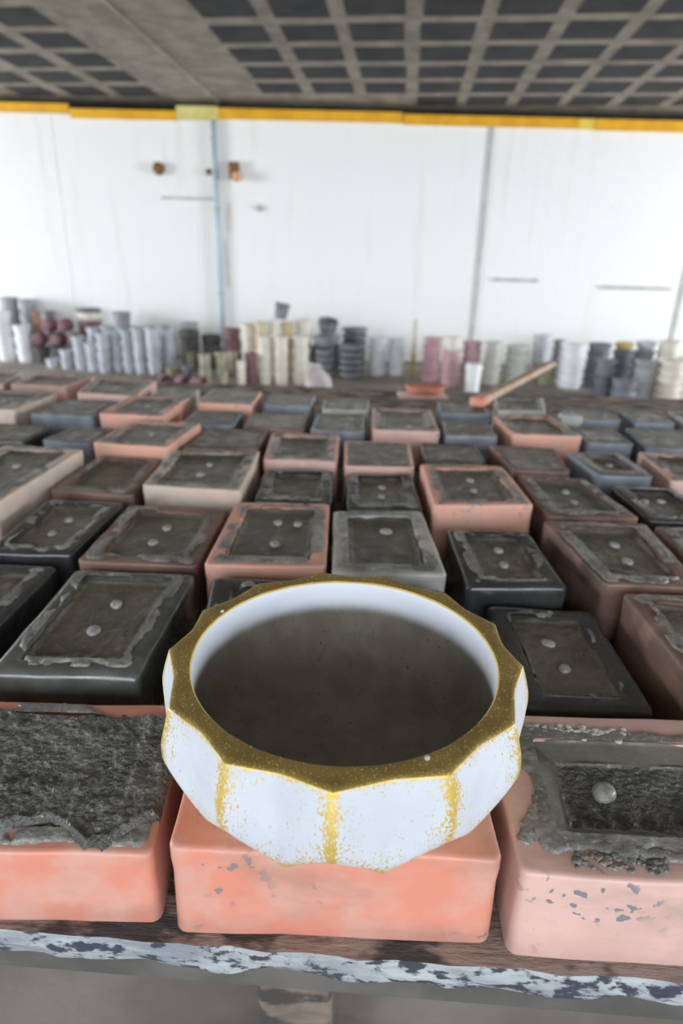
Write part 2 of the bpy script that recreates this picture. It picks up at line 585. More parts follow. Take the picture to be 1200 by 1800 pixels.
def build_body(root, q, H, mat, seed, well, depth=0.006, t=0.02, name='rubber_body', nc=4, ns=6, sh=1.0):
    lv = [(0.004, 0.0, 0.008), (0.0, 0.004, 0.008), (0.0005, H * 0.35, 0.008), (0.0012, H * 0.7, 0.007), (0.0005, H - 0.012, 0.007),
          (0.0006, H - 0.0034 * sh, 0.007)] + [(0.0006 + 0.0034 * sh * (1 - math.cos(t_)), H - 0.0034 * sh * (1 - math.sin(t_)), 0.006) for t_ in (0.35, 0.75, 1.15)] + [(0.0012 + 0.0034 * sh, H, 0.005)]
    if well:
        lv += [(t - 0.002, H - 0.0006, 0.006), (t, H - 0.0015, 0.005), (t + 0.003, H - depth - 0.002, 0.004)]
    else:
        lv += [(0.03, H + 0.0005, 0.01)]
    v, f = [], []
    n = 0
    for i, (ins, z, r) in enumerate(lv):
        ring = rr(q.w, q.h, ins, r, nc, ns)
        n = len(ring)
        for (x, y) in ring:
            k = 0.0022 * N3(x * 22, y * 22, z * 14 + seed)
            d = math.hypot(x, y) or 1
            X, Y = q(x + x / d * min(k, 0.0006), y + y / d * min(k, 0.0006))
            v.append((X, Y, z + (0.0012 * N3(x * 25, y * 25, seed + 9) if 4 < i < 10 else 0)))
    for i in range(len(lv) - 1):
        for k in range(n):
            k2 = (k + 1) % n
            f.append((i * n + k, i * n + k2, (i + 1) * n + k2, (i + 1) * n + k))
    f.append(tuple(reversed(range(n))))
    f.append(tuple((len(lv) - 1) * n + k for k in range(n)))
    return mesh_obj(name, v, f, mat, root)


def build_panel(root, q, H, t, depth, seed, nx, ny, mat, lip=0.6, rough=0.0012, band=0.0):
    """The cement showing in the mould: a sunken rough panel with a lip squeezed up along its edge."""
    a, b = q.w / 2 - t + (0.001 if band else -0.0015), q.h / 2 - t + (0.001 if band else -0.0015)
    v = []
    for j in range(ny):
        for i in range(nx):
            # denser near the edges
            sx, sy = -1 + 2 * i / (nx - 1), -1 + 2 * j / (ny - 1)
            x, y = a * math.sin(sx * PI / 2) * 0.5 + a * sx * 0.5, b * math.sin(sy * PI / 2) * 0.5 + b * sy * 0.5
            e = min(a - abs(x), b - abs(y))
            z = H - depth + rough * fbm(x * 90, y * 90, seed, 4)
            ed = 1 - sstep(0.0015, 0.0065, e)
            z += ed * depth * (lip + 0.55 * N3(x * 45, y * 45, seed + 4))
            if band:                                          # troweled band sloping down to the rough centre
                inn = sstep(band - 0.002, band + 0.002, e)
                z = H - depth + inn * rough * 1.2 * fbm(x * 120, y * 120, seed, 5) + (1 - inn) * 0.0007 * fbm(x * 40, y * 40, seed)
                z += (depth - 0.0005) * (1 - min(1.0, e / band)) * 0.9 + 0.0022 * math.exp(-((e - band) / 0.0016) ** 2) * (0.6 + N3(x * 30, y * 30, 3.0))
                z += 0.0016 * math.exp(-(e / 0.0014) ** 2) * (0.7 + N3(x * 40, y * 40, 5.0))
            X, Y = q(x, y)
            v.append((X, Y, z))
    o = mesh_obj('cement_panel', v, grid_faces(nx, ny), mat, root)
    if band:
        o.data.materials.append(M_BAND)
        o.data.materials.append(M_SMEAR)
        for p in o.data.polygons:
            i, j = p.index % (nx - 1), p.index // (nx - 1)
            sx, sy = -1 + 2 * (i + 0.5) / (nx - 1), -1 + 2 * (j + 0.5) / (ny - 1)
            x, y = a * (math.sin(sx * PI / 2) + sx) / 2, b * (math.sin(sy * PI / 2) + sy) / 2
            ee = min(a - abs(x), b - abs(y))
            if abs(ee - band - 0.0003) < 0.0011 and N3(x * 30, y * 30, 3.0) > -0.25:
                p.material_index = 2
            elif ee < band + 0.0008 * N3(x * 90, y * 90, 8.0):
                p.material_index = 1
    return o


def build_smear(root, q, H, t, seed, ns, nq, thr, mat, thick=0.0028, sc=26, film=None, o_in=0.0035):
    """Cement slopped on the rim: only where the noise is high, so the patches have torn edges."""
    v, keep = [], []
    per = []
    out = rr(q.w, q.h, o_in, 0.008, 5, max(3, ns // 4 - 5))
    inn = rr(q.w, q.h, t + 0.001, 0.004, 5, max(3, ns // 4 - 5))
    n = len(out)
    for j in range(nq):
        s = j / (nq - 1)
        for k in range(n + 1):
            a, b = out[k % n], inn[k % n]
            x, y = a[0] + (b[0] - a[0]) * s, a[1] + (b[1] - a[1]) * s
            m = fbm(x * sc, y * sc, seed, 3) + 0.45 * s - thr
            m -= 0.55 * (1 - sstep(0.0, 0.22, s))
            if film is not None:                              # a thin skin creeping out from the panel
                m = 0.42 * fbm(x * sc * 1.6, y * sc * 1.6, seed, 4) + 1.1 * (s - film)
            hgt = thick * (sstep(0.0, 0.16, m) * 0.75 + 0.25 * max(0, m)) + 0.0008 * fbm(x * 160, y * 160, seed)
            z = H + hgt if m > 0 else H - 0.0016
            X, Y = q(x, y)
            v.append((X, Y, z))
            keep.append(m > 0)
    f = [tuple(reversed(p)) for p in grid_faces(n + 1, nq, keep)]
    if not f:
        return None
    v, f = compact(v, f)
    o = mesh_obj('cement_smear', v, [tuple(reversed(p)) for p in f], mat, root)
    o['kind'] = 'stuff'
    return o


def nub_mesh(r, h):
    v, f = lathe([(r, -0.002), (r * 0.93, h * 0.45), (r * 0.7, h * 0.85), (r * 0.35, h)], 14)
    v = [(p[0] * 1.15, p[1] + 0.12 * r * N3(p[0] * 200, p[1] * 200), p[2] + 0.0006 * N3(p[0] * 300, p[1] * 300, 2)) for p in v]
    me = bpy.data.meshes.new('drain_plug')
    me.from_pydata(v, [], f)
    me.shade_smooth()
    me.materials.append(M_NUB)
    return me


NUB = nub_mesh(0.0075, 0.0038)

MOLDS = [
    ('A', 'pk', 0.647, (-0.384, 0.43, -0.128, 0.43, -0.116, 0.284, -0.334, 0.283)),
    ('B', 'pk', 0.660, (-0.111, 0.415, 0.109, 0.415, 0.106, 0.275, -0.104, 0.278)),
    ('C', 'pp', 0.658, (0.119, 0.415, 0.402, 0.414, 0.334, 0.258, 0.115, 0.268)),
    ('H', 'bk', 0.650, (-0.508, 0.684, -0.348, 0.681, -0.352, 0.477, -0.489, 0.476)),
    ('D', 'dg', 0.655, (-0.322, 0.664, -0.172, 0.661, -0.179, 0.457, -0.319, 0.458)),
    ('E', 'bk', 0.659, (-0.152, 0.647, 0.122, 0.627, 0.124, 0.462, -0.132, 0.46)),
    ('F', 'bk', 0.640, (0.169, 0.627, 0.292, 0.62, 0.285, 0.444, 0.169, 0.445)),
    ('G', 'br', 0.670, (0.315, 0.609, 0.465, 0.606, 0.44, 0.432, 0.311, 0.435)),
    ('I', 'bk', 0.655, (-0.459, 0.893, -0.336, 0.888, -0.34, 0.699, -0.453, 0.701)),
    ('J', 'br', 0.655, (-0.326, 0.877, -0.173, 0.868, -0.176, 0.674, -0.328, 0.682)),
    ('K', 'pm', 0.662, (-0.162, 0.882, -0.018, 0.884, -0.016, 0.668, -0.166, 0.667)),
    ('L', 'gy', 0.662, (-0.013, 0.856, 0.122, 0.865, 0.129, 0.656, -0.011, 0.654)),
    ('M', 'bk', 0.660, (0.148, 0.805, 0.266, 0.8, 0.268, 0.637, 0.147, 0.631)),
    ('N', 'br', 0.670, (0.287, 0.815, 0.435, 0.814, 0.417, 0.623, 0.303, 0.625)),
    ('N2', 'br', 0.665, (0.449, 0.818, 0.596, 0.814, 0.563, 0.643, 0.434, 0.637)),
    ('O', 'be', 0.680, (-0.631, 1.104, -0.475, 1.087, -0.486, 0.799, -0.627, 0.807)),
    ('P', 'br', 0.655, (-0.465, 1.137, -0.345, 1.12, -0.332, 0.919, -0.477, 0.936)),
    ('Q', 'be', 0.670, (-0.327, 1.127, -0.158, 1.141, -0.159, 0.909, -0.321, 0.924)),
    ('R', 'bk', 0.655, (-0.142, 1.072, -0.014, 1.075, -0.016, 0.903, -0.14, 0.907)),
    ('S', 'bk', 0.655, (0.005, 1.055, 0.126, 1.068, 0.127, 0.885, 0.008, 0.884)),
    ('T', 'pm', 0.675, (0.139, 1.062, 0.287, 1.06, 0.29, 0.863, 0.137, 0.853)),
    ('U', 'br', 0.665, (0.31, 1.046, 0.426, 1.029, 0.443, 0.846, 0.305, 0.846)),
    ('V', 'bk', 0.660, (0.464, 1.01, 0.572, 1.003, 0.573, 0.85, 0.459, 0.852)),
    ('Y', 'bk', 0.655, (-0.805, 1.364, -0.656, 1.357, -0.654, 1.22, -0.792, 1.212)),
    ('X', 'bl', 0.655, (-0.606, 1.351, -0.512, 1.339, -0.518, 1.214, -0.625, 1.227)),
    ('W', 'pm', 0.675, (-0.471, 1.346, -0.313, 1.33, -0.334, 1.126, -0.485, 1.15)),
    ('Z', 'br', 0.660, (-0.304, 1.345, -0.166, 1.343, -0.169, 1.193, -0.322, 1.18)),
    ('AA', 'pp', 0.665, (-0.156, 1.299, -0.008, 1.293, -0.01, 1.093, -0.149, 1.099)),
    ('AB', 'pp', 0.665, (0.002, 1.243, 0.139, 1.246, 0.131, 1.072, 0.002, 1.069)),
    ('AC', 'bk', 0.655, (0.163, 1.281, 0.282, 1.277, 0.281, 1.149, 0.158, 1.15)),
    ('AD', 'br', 0.660, (0.305, 1.261, 0.441, 1.242, 0.421, 1.083, 0.316, 1.085)),
    ('AE', 'bl', 0.665, (0.448, 1.2, 0.558, 1.197, 0.558, 1.049, 0.459, 1.048)),
    ('AF', 'pp', 0.665, (0.601, 1.218, 0.724, 1.207, 0.698, 1.028, 0.578, 1.028)),
    ('AG', 'be', 0.670, (-0.99, 1.681, -0.77, 1.651, -0.782, 1.435, -0.937, 1.437)),
    ('AH', 'bl', 0.660, (-0.736, 1.62, -0.598, 1.614, -0.595, 1.433, -0.751, 1.441)),
    ('AI', 'pm', 0.675, (-0.564, 1.611, -0.407, 1.607, -0.412, 1.381, -0.568, 1.399)),
    ('AJ', 'bl', 0.660, (-0.374, 1.52, -0.248, 1.521, -0.251, 1.377, -0.374, 1.365)),
    ('AK', 'br', 0.660, (-0.232, 1.51, -0.089, 1.506, -0.087, 1.345, -0.23, 1.363)),
    ('AL', 'bl', 0.665, (-0.065, 1.499, 0.053, 1.499, 0.048, 1.323, -0.074, 1.332)),
    ('AM', 'pp', 0.670, (0.072, 1.558, 0.221, 1.554, 0.212, 1.319, 0.062, 1.325)),
    ('AN', 'bl', 0.660, (0.237, 1.473, 0.349, 1.466, 0.344, 1.331, 0.224, 1.33)),
    ('AO', 'pm', 0.670, (0.37, 1.505, 0.512, 1.507, 0.523, 1.31, 0.369, 1.315)),
    ('AP', 'bl', 0.662, (0.542, 1.443, 0.635, 1.435, 0.624, 1.283, 0.527, 1.288)),
    ('AQ', 'bl', 0.660, (0.669, 1.441, 0.807, 1.438, 0.791, 1.264, 0.642, 1.265)),
    ('AY', 'be', 0.670, (-1.197, 1.959, -1.014, 1.952, -0.978, 1.763, -1.152, 1.767)),
    ('AX', 'pp', 0.670, (-0.979, 1.935, -0.767, 1.924, -0.79, 1.744, -0.955, 1.757)),
    ('AW', 'pp', 0.670, (-0.767, 1.889, -0.567, 1.868, -0.556, 1.63, -0.723, 1.656)),
    ('AV', 'gy', 0.660, (-0.534, 1.805, -0.422, 1.801, -0.418, 1.651, -0.538, 1.668)),
    ('AR', 'pm', 0.670, (-0.379, 1.752, -0.23, 1.737, -0.234, 1.55, -0.381, 1.569)),
    ('AS', 'bl', 0.665, (-0.203, 1.741, -0.08, 1.723, -0.086, 1.577, -0.211, 1.591)),
    ('AT', 'gy', 0.660, (-0.057, 1.71, 0.072, 1.71, 0.064, 1.569, -0.059, 1.569)),
    ('AU', 'bl', 0.665, (0.256, 1.691, 0.375, 1.645, 0.371, 1.54, 0.24, 1.539)),
    ('BB', 'gy', 0.665, (0.427, 1.752, 0.573, 1.77, 0.527, 1.591, 0.397, 1.583)),
    ('AZ', 'bl', 0.665, (0.578, 1.624, 0.693, 1.616, 0.689, 1.504, 0.568, 1.498)),
    ('BA', 'bl', 0.665, (0.734, 1.642, 0.841, 1.625, 0.81, 1.481, 0.708, 1.476)),
    ('BC', 'gy', 0.665, (0.86, 1.627, 0.981, 1.606, 0.955, 1.461, 0.823, 1.459)),
]
COLW = {'dg': 'dark grey', 'pm': 'dusty pink', 'pk': 'pink', 'pp': 'pale pink', 'be': 'beige', 'gy': 'grey', 'bk': 'black', 'bl': 'black with painted slate sheen', 'br': 'brown-stained'}
# which moulds show the two plugs, how much cement is slopped on the rim, and what singles each one out
P2 = [(0.02, 0.14), (-0.01, -0.12)]
P1 = [(0.03, 0.02)]
INFO = {
    'A': (None, 0.2, 'pink mould buried under rough dark cement, front row left of the white pot'),
    'B': (None, 0.2, 'clean pink mould carrying the white and gold pot at the front edge'),
    'C': ([(-0.185, 0.02), (0.12, 0.02)], 0.30, 'large dirty pink mould with grey chips, front right of the white pot'),
    'H': (None, 0.35, 'black mould cut by the left edge, beside the grey two-plug mould'),
    'D': (P2, 0.0, 'big dark grey mould with two bright plugs, left behind the white pot'),
    'E': (None, 0.1, 'black mould mostly hidden behind the back rim of the white pot'),
    'F': ([(-0.06, 0.12), (-0.03, -0.13)], 0.38, 'dark black mould immediately right of the white pot with a smooth panel'),
    'G': (P1, -0.05, 'brown-stained mould at the right edge behind the large dirty pink mould'),
    'I': (P2, 0.25, 'black mould with faint plugs in the third row at the left, behind the grey one'),
    'J': (P2, 0.05, 'brown-stained mould between a black mould and the pink one, third row'),
    'K': ([(0.0, 0.18), (0.02, -0.16), (0.2, 0.16)], -0.02, 'pink mould with bright rim and dark panel, straight behind the white pot'),
    'L': ([(0.05, 0.16)], -0.02, 'light grey mould with one bright plug, behind the white pot right of centre'),
    'M': (P2, 0.22, 'black mould with two plugs and a glossy rounded front, right of the light grey one'),
    'N': (P2, -0.02, 'brown mould with wide dirty left flank and two plugs, right of the glossy black one'),
    'N2': (P1, 0.05, 'brown mould cut by the right edge in the third row'),
    'O': (P2, -0.05, 'large beige mould at the left edge with its pinkish right flank showing'),
    'P': (None, 0.12, 'flat brown mould between the large beige one and the grey-beige one, fourth row'),
    'Q': (P2, -0.02, 'broad grey-beige mould with clean pale front face, fourth row left of centre'),
    'R': (None, 0.15, 'black mould left of the dark central gap, fourth row'),
    'S': (P2, 0.12, 'black mould right of the dark central gap, fourth row'),
    'T': (P2, -0.02, 'bright pink mould standing proud with a clean front face, right of centre'),
    'U': (P2, -0.05, 'brown mould with whitish slopped rim, right of the bright pink one'),
    'V': ([(-0.2, 0.1), (0.05, 0.12), (0.25, -0.2)], 0.05, 'black mould with blue sheen near the right edge, fourth row'),
    'Y': (None, 0.35, 'black mould at the left edge behind the large beige one'),
    'X': (None, 0.3, 'small slate-sheened black mould sunk behind the flat brown one on the left'),
    'W': (P1, -0.05, 'pink mould with whitish slopped rim standing proud, left of centre'),
    'Z': (None, 0.15, 'dull brown mould behind the broad grey-beige one'),
    'AA': (None, 0.05, 'pale pink mould with smooth grey panel, left behind the central gap'),
    'AB': (None, 0.05, 'pale pink rimmed mould right behind the central gap'),
    'AC': (None, 0.2, 'black mould behind the bright pink one'),
    'AD': (None, 0.2, 'brown mould with smooth dark panel behind the whitish slopped one'),
    'AE': (P1, 0.05, 'slate-sheened black mould with a pale front line, right of the smooth brown one'),
    'AF': (None, 0.15, 'pale pink mould cut by the right edge in the fifth row'),
    'AG': (P1, -0.05, 'beige mould at the left edge in the seventh row with chunky front'),
    'AH': (None, 0.35, 'slate-sheened black mould with light front face between beige and salmon pink ones'),
    'AI': (P1, -0.05, 'salmon pink mould with bright front and right flank, back left'),
    'AJ': (None, 0.15, 'slate-sheened black mould behind the proud pink one left of centre'),
    'AK': (None, 0.1, 'dull brown mould in front of the small slate-sheened black one, back centre'),
    'AL': (None, 0.05, 'slate-sheened black mould with pale blue front, left of the pale pink double one'),
    'AM': ([(0.08, -0.25)], -0.12, 'pale pink mould with white slops on its panel, back centre right'),
    'AN': (None, 0.2, 'slate-sheened black mould behind the black one, right of the pale pink slopped one'),
    'AO': (None, -0.08, 'pink mould with bright rounded front edge, back right'),
    'AP': (None, 0.12, 'slate-sheened black mould right of the pink round-fronted one'),
    'AQ': (None, 0.1, 'slate-sheened black mould near the right edge in the sixth row'),
    'AY': (None, 0.0, 'farthest beige mould at the left edge'),
    'AX': (P1, -0.05, 'pale pink mould in the farthest row, second from the left edge'),
    'AW': (P1, -0.12, 'pale pink mould with whitish ring on top, farthest row left'),
    'AV': (None, 0.1, 'dark grey mould tucked behind the salmon pink one'),
    'AR': (None, 0.2, 'orange-pink rimmed mould in the farthest row left of centre'),
    'AS': (None, 0.05, 'slate-sheened black mould with pale blue front in front of the cloth sack'),
    'AT': (None, 0.05, 'grey mould in the farthest row right of the cloth sack'),
    'AU': (None, 0.1, 'slate-sheened black mould with blue front line under the near end of the batten'),
    'BB': (None, -0.1, 'grey mould with crumbly rim just right of the near batten end'),
    'AZ': (None, 0.05, 'slate-sheened black mould behind the broken cement piece on the right'),
    'BA': (None, 0.05, 'slate-sheened black mould in the farthest row third from the right'),
    'BC': (None, -0.15, 'crumbling grey mould at the right edge of the farthest row'),
}

FLAT = ('X', 'Y', 'Z', 'AC', 'AD', 'AH', 'AJ', 'AK', 'AL', 'AN', 'AP', 'AQ', 'AR', 'AS', 'AT', 'AU', 'AV', 'AZ', 'BA', 'AB')
PALE = ('AR', 'AX', 'AW', 'AI', 'AM', 'AY', 'AG', 'W', 'AV', 'BB', 'AS', 'AT', 'AK')
QUADS = {}
for idx, (mid, col, zt, c) in enumerate(MOLDS):
    H = zt - TZ
    cx = (c[0] + c[2] + c[4] + c[6]) / 4
    cy = (c[1] + c[3] + c[5] + c[7]) / 4
    corners = [(c[2 * i] - cx, c[2 * i + 1] - cy) for i in range(4)]
    root = empty('planter_mould', (cx, cy, TZ))
    nubs, thr, label = INFO[mid]
    thr = thr - 0.9 if col == 'bl' else thr + 0.12
    tag(root, label, 'mould', 'rubber moulds filled with cement on the table')
    q = Quad(corners)
    QUADS[mid] = (q, root, H)
    near = cy < 0.72
    mid_d = cy < 1.25
    seed = idx * 3.17 + 1.3
    mat = RUB[col]
    if mid == 'B':
        build_body(root, q, H, mat, seed, False)
        continue
    if mid == 'A':
        build_body(root, q, H, mat, seed, False, nc=5, ns=10)
        continue
    t = 0.021 if q.w < 0.17 else 0.025
    dep = 0.0055
    if mid == 'C':
        t, dep = 0.032, 0.0105
    sh = {'dg': 2.6, 'bk': 2.0, 'gy': 1.6}.get(col, 1.0) if near else (1.3 if col in ('bk', 'gy') else 1.0)
    flat = mid in FLAT                                       # struck off level, cement right out to the rim
    if flat:
        t, dep = 0.0085, 0.0014
    build_body(root, q, H, mat, seed, True, dep, t, sh=sh)
    if mid == 'C':
        build_panel(root, q, H, t, dep, seed, 150, 120, M_ROUGH, 0.75, 0.0016, 0.017)
    else:
        nn = 44 if near else (26 if mid_d else 14)
        build_panel(root, q, H, t, dep, seed, nn, int(nn * 1.2), M_FILLP if mid in PALE else M_FILL, 0.55 if col != 'bk' else 0.4, 0.0008 if flat else 0.0012)
    if not flat:
        build_smear(root, q, H, t, seed, 220 if near else (110 if mid_d else 56), 14 if near else (9 if mid_d else 6), thr, M_SMEAR, film=0.5 if mid == 'C' else None, o_in=0.0045 + 0.0034 * (sh - 1))
    if nubs:
        for (sx, sy) in nubs:
            X, Y = q(sx * q.w, sy * q.h)
            o = bpy.data.objects.new('drain_plug', NUB)
            COL.objects.link(o)
            o.parent = root
            o.location = (X, Y, H - dep)
            o.rotation_euler = (0, 0, sx * 30 + sy * 9)
            k = 1.0 + 0.25 * N3(sx * 50, sy * 50, idx)
            if mid == 'C':
                k = 1.25
            o.scale = (k, k * 0.9, k)

# front-left mould: the whole top buried under trowelled cement that stops short of the front edge
q, root, H = QUADS['A']
nx, ny = 190, 130
v, keep = [], []
for j in range(ny):
    for i in range(nx):
        u, w = i / (nx - 1), j / (ny - 1)
        x, y = (u - 0.5) * (q.w - 0.001), (w - 0.5) * (q.h - 0.004)
        xx = u * q.w                                     # metres from the left edge
        fr = q.w - xx                                    # metres from the right edge
        # ragged front boundary: lobes that reach the front edge, bays that leave rubber bare
        bay = 0.018 * math.exp(-((fr - 0.075) / 0.019) ** 2) + 0.015 * math.exp(-((fr - 0.105) / 0.02) ** 2)
        cor = 0.026 * (1 - sstep(0.0, 0.040, fr))
        lim = 0.001 + bay + cor + 0.0035 * fbm(x * 60, 3.0, 1.0) + 0.012 * max(0, N3(x * 9, 2.2)) * (1 if fr > 0.12 else 0)
        dfront = y + q.h / 2 - lim
        dback = q.h / 2 - y - 0.017 - 0.002 * fbm(x * 40, 7.7, 2.0)
        e = min(dfront, dback, fr - 0.0008 - 0.0008 * fbm(y * 60, 1.0), xx - 0.003)
        hgt = 0.0052 * sstep(0.0, 0.005, e) + 0.0020 * fbm(x * 55, y * 85, 4.0, 5) * sstep(0, 0.01, e) + 0.0011 * fbm(x * 190, y * 230, 8.0, 3)
        # a shallow trowelled square still reads through near the right
        px, py = fr - 0.026, y + q.h / 2 - 0.052
        if px > -0.01 and py > -0.01:
            dd = min(px, py)
            hgt -= 0.0016 * sstep(-0.004, 0.004, dd) * (1 - sstep(0.08, 0.12, max(px, 0)))
            hgt += 0.0012 * math.exp(-(dd / 0.004) ** 2)
        hgt += 0.0022 * math.exp(-((dfront - 0.003) / 0.0035) ** 2)
        X, Y = q(x, y)
        v.append((X, Y, H + hgt if e > 0 else H - 0.002))
        keep.append(e > 0)
v, f = compact(v, grid_faces(nx, ny, keep))
mesh_obj('trowelled_cement', v, f, M_ROUGH, root)
build_smear(root, q, H, 0.017, 4.4, 260, 10, 0.12, M_SMEAR, 0.003, 34)


def lumps(root, spots, H, mat, seed, name):
    """Crumbs of set cement, joined into one part."""
    rng = random.Random(seed)
    v, f = [], []
    for (x, y, z, r) in spots:
        base = len(v)
        bm = bmesh.new()
        bmesh.ops.create_icosphere(bm, subdivisions=2, radius=1.0)
        sx, sy, sz = r * rng.uniform(0.8, 1.5), r * rng.uniform(0.7, 1.2), r * rng.uniform(0.35, 0.6)
        off = rng.uniform(0, 50)
        for p in bm.verts:
            k = 1 + 0.5 * N3(p.co.x * 1.6 + off, p.co.y * 1.6, p.co.z * 1.6)
            v.append((x + p.co.x * sx * k, y + p.co.y * sy * k, z + p.co.z * sz * k))
        bm.verts.index_update()
        f += [tuple(base + q_.index for q_ in p.verts) for p in bm.faces]
        bm.free()
    o = mesh_obj(name, v, f, mat, root)
    o['kind'] = 'stuff'
    return o


q, root, H = QUADS['C']
rng = random.Random(5)
sp = []
for k in range(60):                                        # crumbs along the front rim
    x = -q.w / 2 + rng.uniform(0.040, 0.105)
    y = -q.h / 2 + rng.uniform(0.007, 0.018)
    X, Y = q(x, y)
    sp.append((X, Y, H + 0.0004, rng.uniform(0.0010, 0.0026)))
lumps(root, sp, H, M_SMEAR, 5, 'cement_crumbs')
sp = []
for k in range(90):                                        # whitish crust heaped on the back rim
    c0 = rng.choice([(0.048, 0.012), (0.056, 0.010), (0.066, 0.014), (0.085, 0.010), (0.075, 0.007), (0.03, 0.004), (0.10, 0.012)])
    x = -q.w / 2 + c0[0] + rng.gauss(0, 0.006)
    y = q.h / 2 - 0.022 - rng.gauss(0, 0.0035)
    X, Y = q(x, y)
    sp.append((X, Y, H + 0.0008, rng.uniform(0.0012, 0.0034)))
lumps(root, sp, H, M_CRUST, 6, 'cement_crust')


def tongue(root, q, H, path, mat, seed, name='cement_tongue'):
    """A run of slurry that spilled over the rim, thick and round-edged; path of (x, y, half width)."""
    v, f = [], []
    n, m = 60, 9
    for i in range(n + 1):
        s = i / n * (len(path) - 1)
        k = min(int(s), len(path) - 2)
        a, b, fr = Vector(path[k]), Vector(path[k + 1]), s - k
        p = a.lerp(b, fr * fr * (3 - 2 * fr))
        d = (b - a)
        nrm = Vector((-d.y, d.x, 0)).normalized()
        end = min(1.0, math.sqrt(max(0.0, min(i, n - i) / 6.0)))
        for j in range(m):
            w = -1 + 2 * j / (m - 1)
            hw = p.z * end * (1 + 0.35 * fbm(s * 2.3 + (5 if w > 0 else 0), seed, 0.0))
            x, y = p.x + nrm.x * w * hw, p.y + nrm.y * w * hw
            X, Y = q(x, y)
            z = H - 0.001 + (0.0030 * (1 - w * w) ** 0.5 + 0.0010 * fbm(x * 120, y * 120, seed)) * (0.35 + 0.65 * end)
            v.append((X, Y, z))
    return mesh_obj(name, v, grid_faces(m, n + 1), mat, root)


w0, h0 = -q.w / 2, -q.h / 2
tongue(root, q, H, [(w0 + 0.030, h0 + 0.060, 0.006), (w0 + 0.022, h0 + 0.048, 0.008), (w0 + 0.014, h0 + 0.036, 0.008), (w0 + 0.007, h0 + 0.024, 0.006)], M_SMEAR, 2.0)
tongue(root, q, H, [(w0 + 0.045, h0 + 0.029, 0.005), (w0 + 0.075, h0 + 0.023, 0.006), (w0 + 0.105, h0 + 0.021, 0.005), (w0 + 0.14, h0 + 0.018, 0.008)], M_SMEAR, 7.0)

# ------------------------------------------------------------------ the white and gold pot
PC = (0.0045, 0.3625)
PZ = 0.6605
PH = 0.0895
RIDGE = [math.radians(a) for a in (-180, -150, -121.8, -92.6, -62.2, -33.4, -4.5, 20.5, 46.5, 73, 99.5, 127, 154.5, 180)]


def facet(theta):
    """Position inside a facet: -1 and 1 at its ridges, 0 in its middle."""
    for k in range(len(RIDGE) - 1):
        if RIDGE[k] <= theta <= RIDGE[k + 1] + 1e-9:
            return 2 * (theta - RIDGE[k]) / (RIDGE[k + 1] - RIDGE[k]) - 1, k
    return 0, 0


def lerp_curve(pts, s):
    """Catmull-Rom through (r, z) points, s in 0..1."""
    n = len(pts) - 1
    x = min(s * n, n - 1e-6)
    k = int(x)
    t = x - k
    p = [Vector(pts[max(0, min(n, k + d))]) for d in (-1, 0, 1, 2)]
    return 0.5 * ((2 * p[1]) + (-p[0] + p[2]) * t + (2 * p[0] - 5 * p[1] + 4 * p[2] - p[3]) * t * t + (-p[0] + 3 * p[1] - 3 * p[2] + p[3]) * t ** 3)


RIDGE_C = [(0.1225, PH), (0.1265, 0.077), (0.1295, 0.064), (0.1290, 0.051), (0.1250, 0.041), (0.1188, 0.0335)]
MID_C = [(0.1155, PH), (0.1192, 0.072), (0.1212, 0.055), (0.1210, 0.040), (0.1180, 0.025), (0.1118, 0.0135)]
R_IN = 0.1045


def outer(theta, s):
    t, k = facet(theta)
    a = abs(t)
    top, low = a ** 1.55, 1 - (1 - a) ** 1.75            # scalloped at the rim, pointed lobes at the foot
    wr = top + (low - top) * sstep(0.35, 1.0, s)
    A, B = lerp_curve(RIDGE_C, s), lerp_curve(MID_C, s)
    r = B.x + (A.x - B.x) * wr
    z = B.y + (A.y - B.y) * wr
    return r, z, a


SUB = 18
TH = []
for k in range(len(RIDGE) - 1):
    for i in range(SUB):
        # more columns close to the ridges
        u = i / SUB
        u = u + 0.10 * math.sin(2 * PI * u) * -1 * -0.6
        TH.append(RIDGE[k] + (RIDGE[k + 1] - RIDGE[k]) * u)
NT = len(TH)
pot = empty('faceted_pot', (PC[0], PC[1], PZ))
tag(pot, 'white faceted pot with worn gold edges and gold rim, on the front pink mould', 'plant pot')


def pot_body_mat():
    m, nt, bs = new_mat('white_pot_with_gold_wear')
    g = G(nt, False)
    e = g.attr('wear')
    n1 = g.noise(760, 3, 0.6, g.scaled(1, 1, 0.6))
    n2 = g.noise(70, 4, 0.65)
    x = g.math('ADD', e, g.math('MULTIPLY', g.math('SUBTRACT', n1, 0.5), 3.1))
    x = g.math('ADD', x, g.math('MULTIPLY', g.math('SUBTRACT', n2, 0.5), 1.1))
    mask = g.rng(x, 0.52, 0.68)
    gold = g.mix(g.noise(300, 3), (0.56, 0.37, 0.05), (0.80, 0.58, 0.14))
    white = g.mix(g.rng(g.noise(30, 3), 0.3, 0.7), (0.52, 0.545, 0.60), (0.57, 0.595, 0.64))
    g.link(g.mix(mask, white, gold), bs.inputs['Base Color'])
    g.link(g.math('MULTIPLY', mask, 0.35), bs.inputs['Metallic'])
    g.link(g.math('SUBTRACT', 0.62, g.math('MULTIPLY', mask, 0.2)), bs.inputs['Roughness'])
    g.bump(g.math('ADD', g.noise(420, 3), g.math('MULTIPLY', mask, 0.4)), 0.25, 0.0008, bs)
    return m


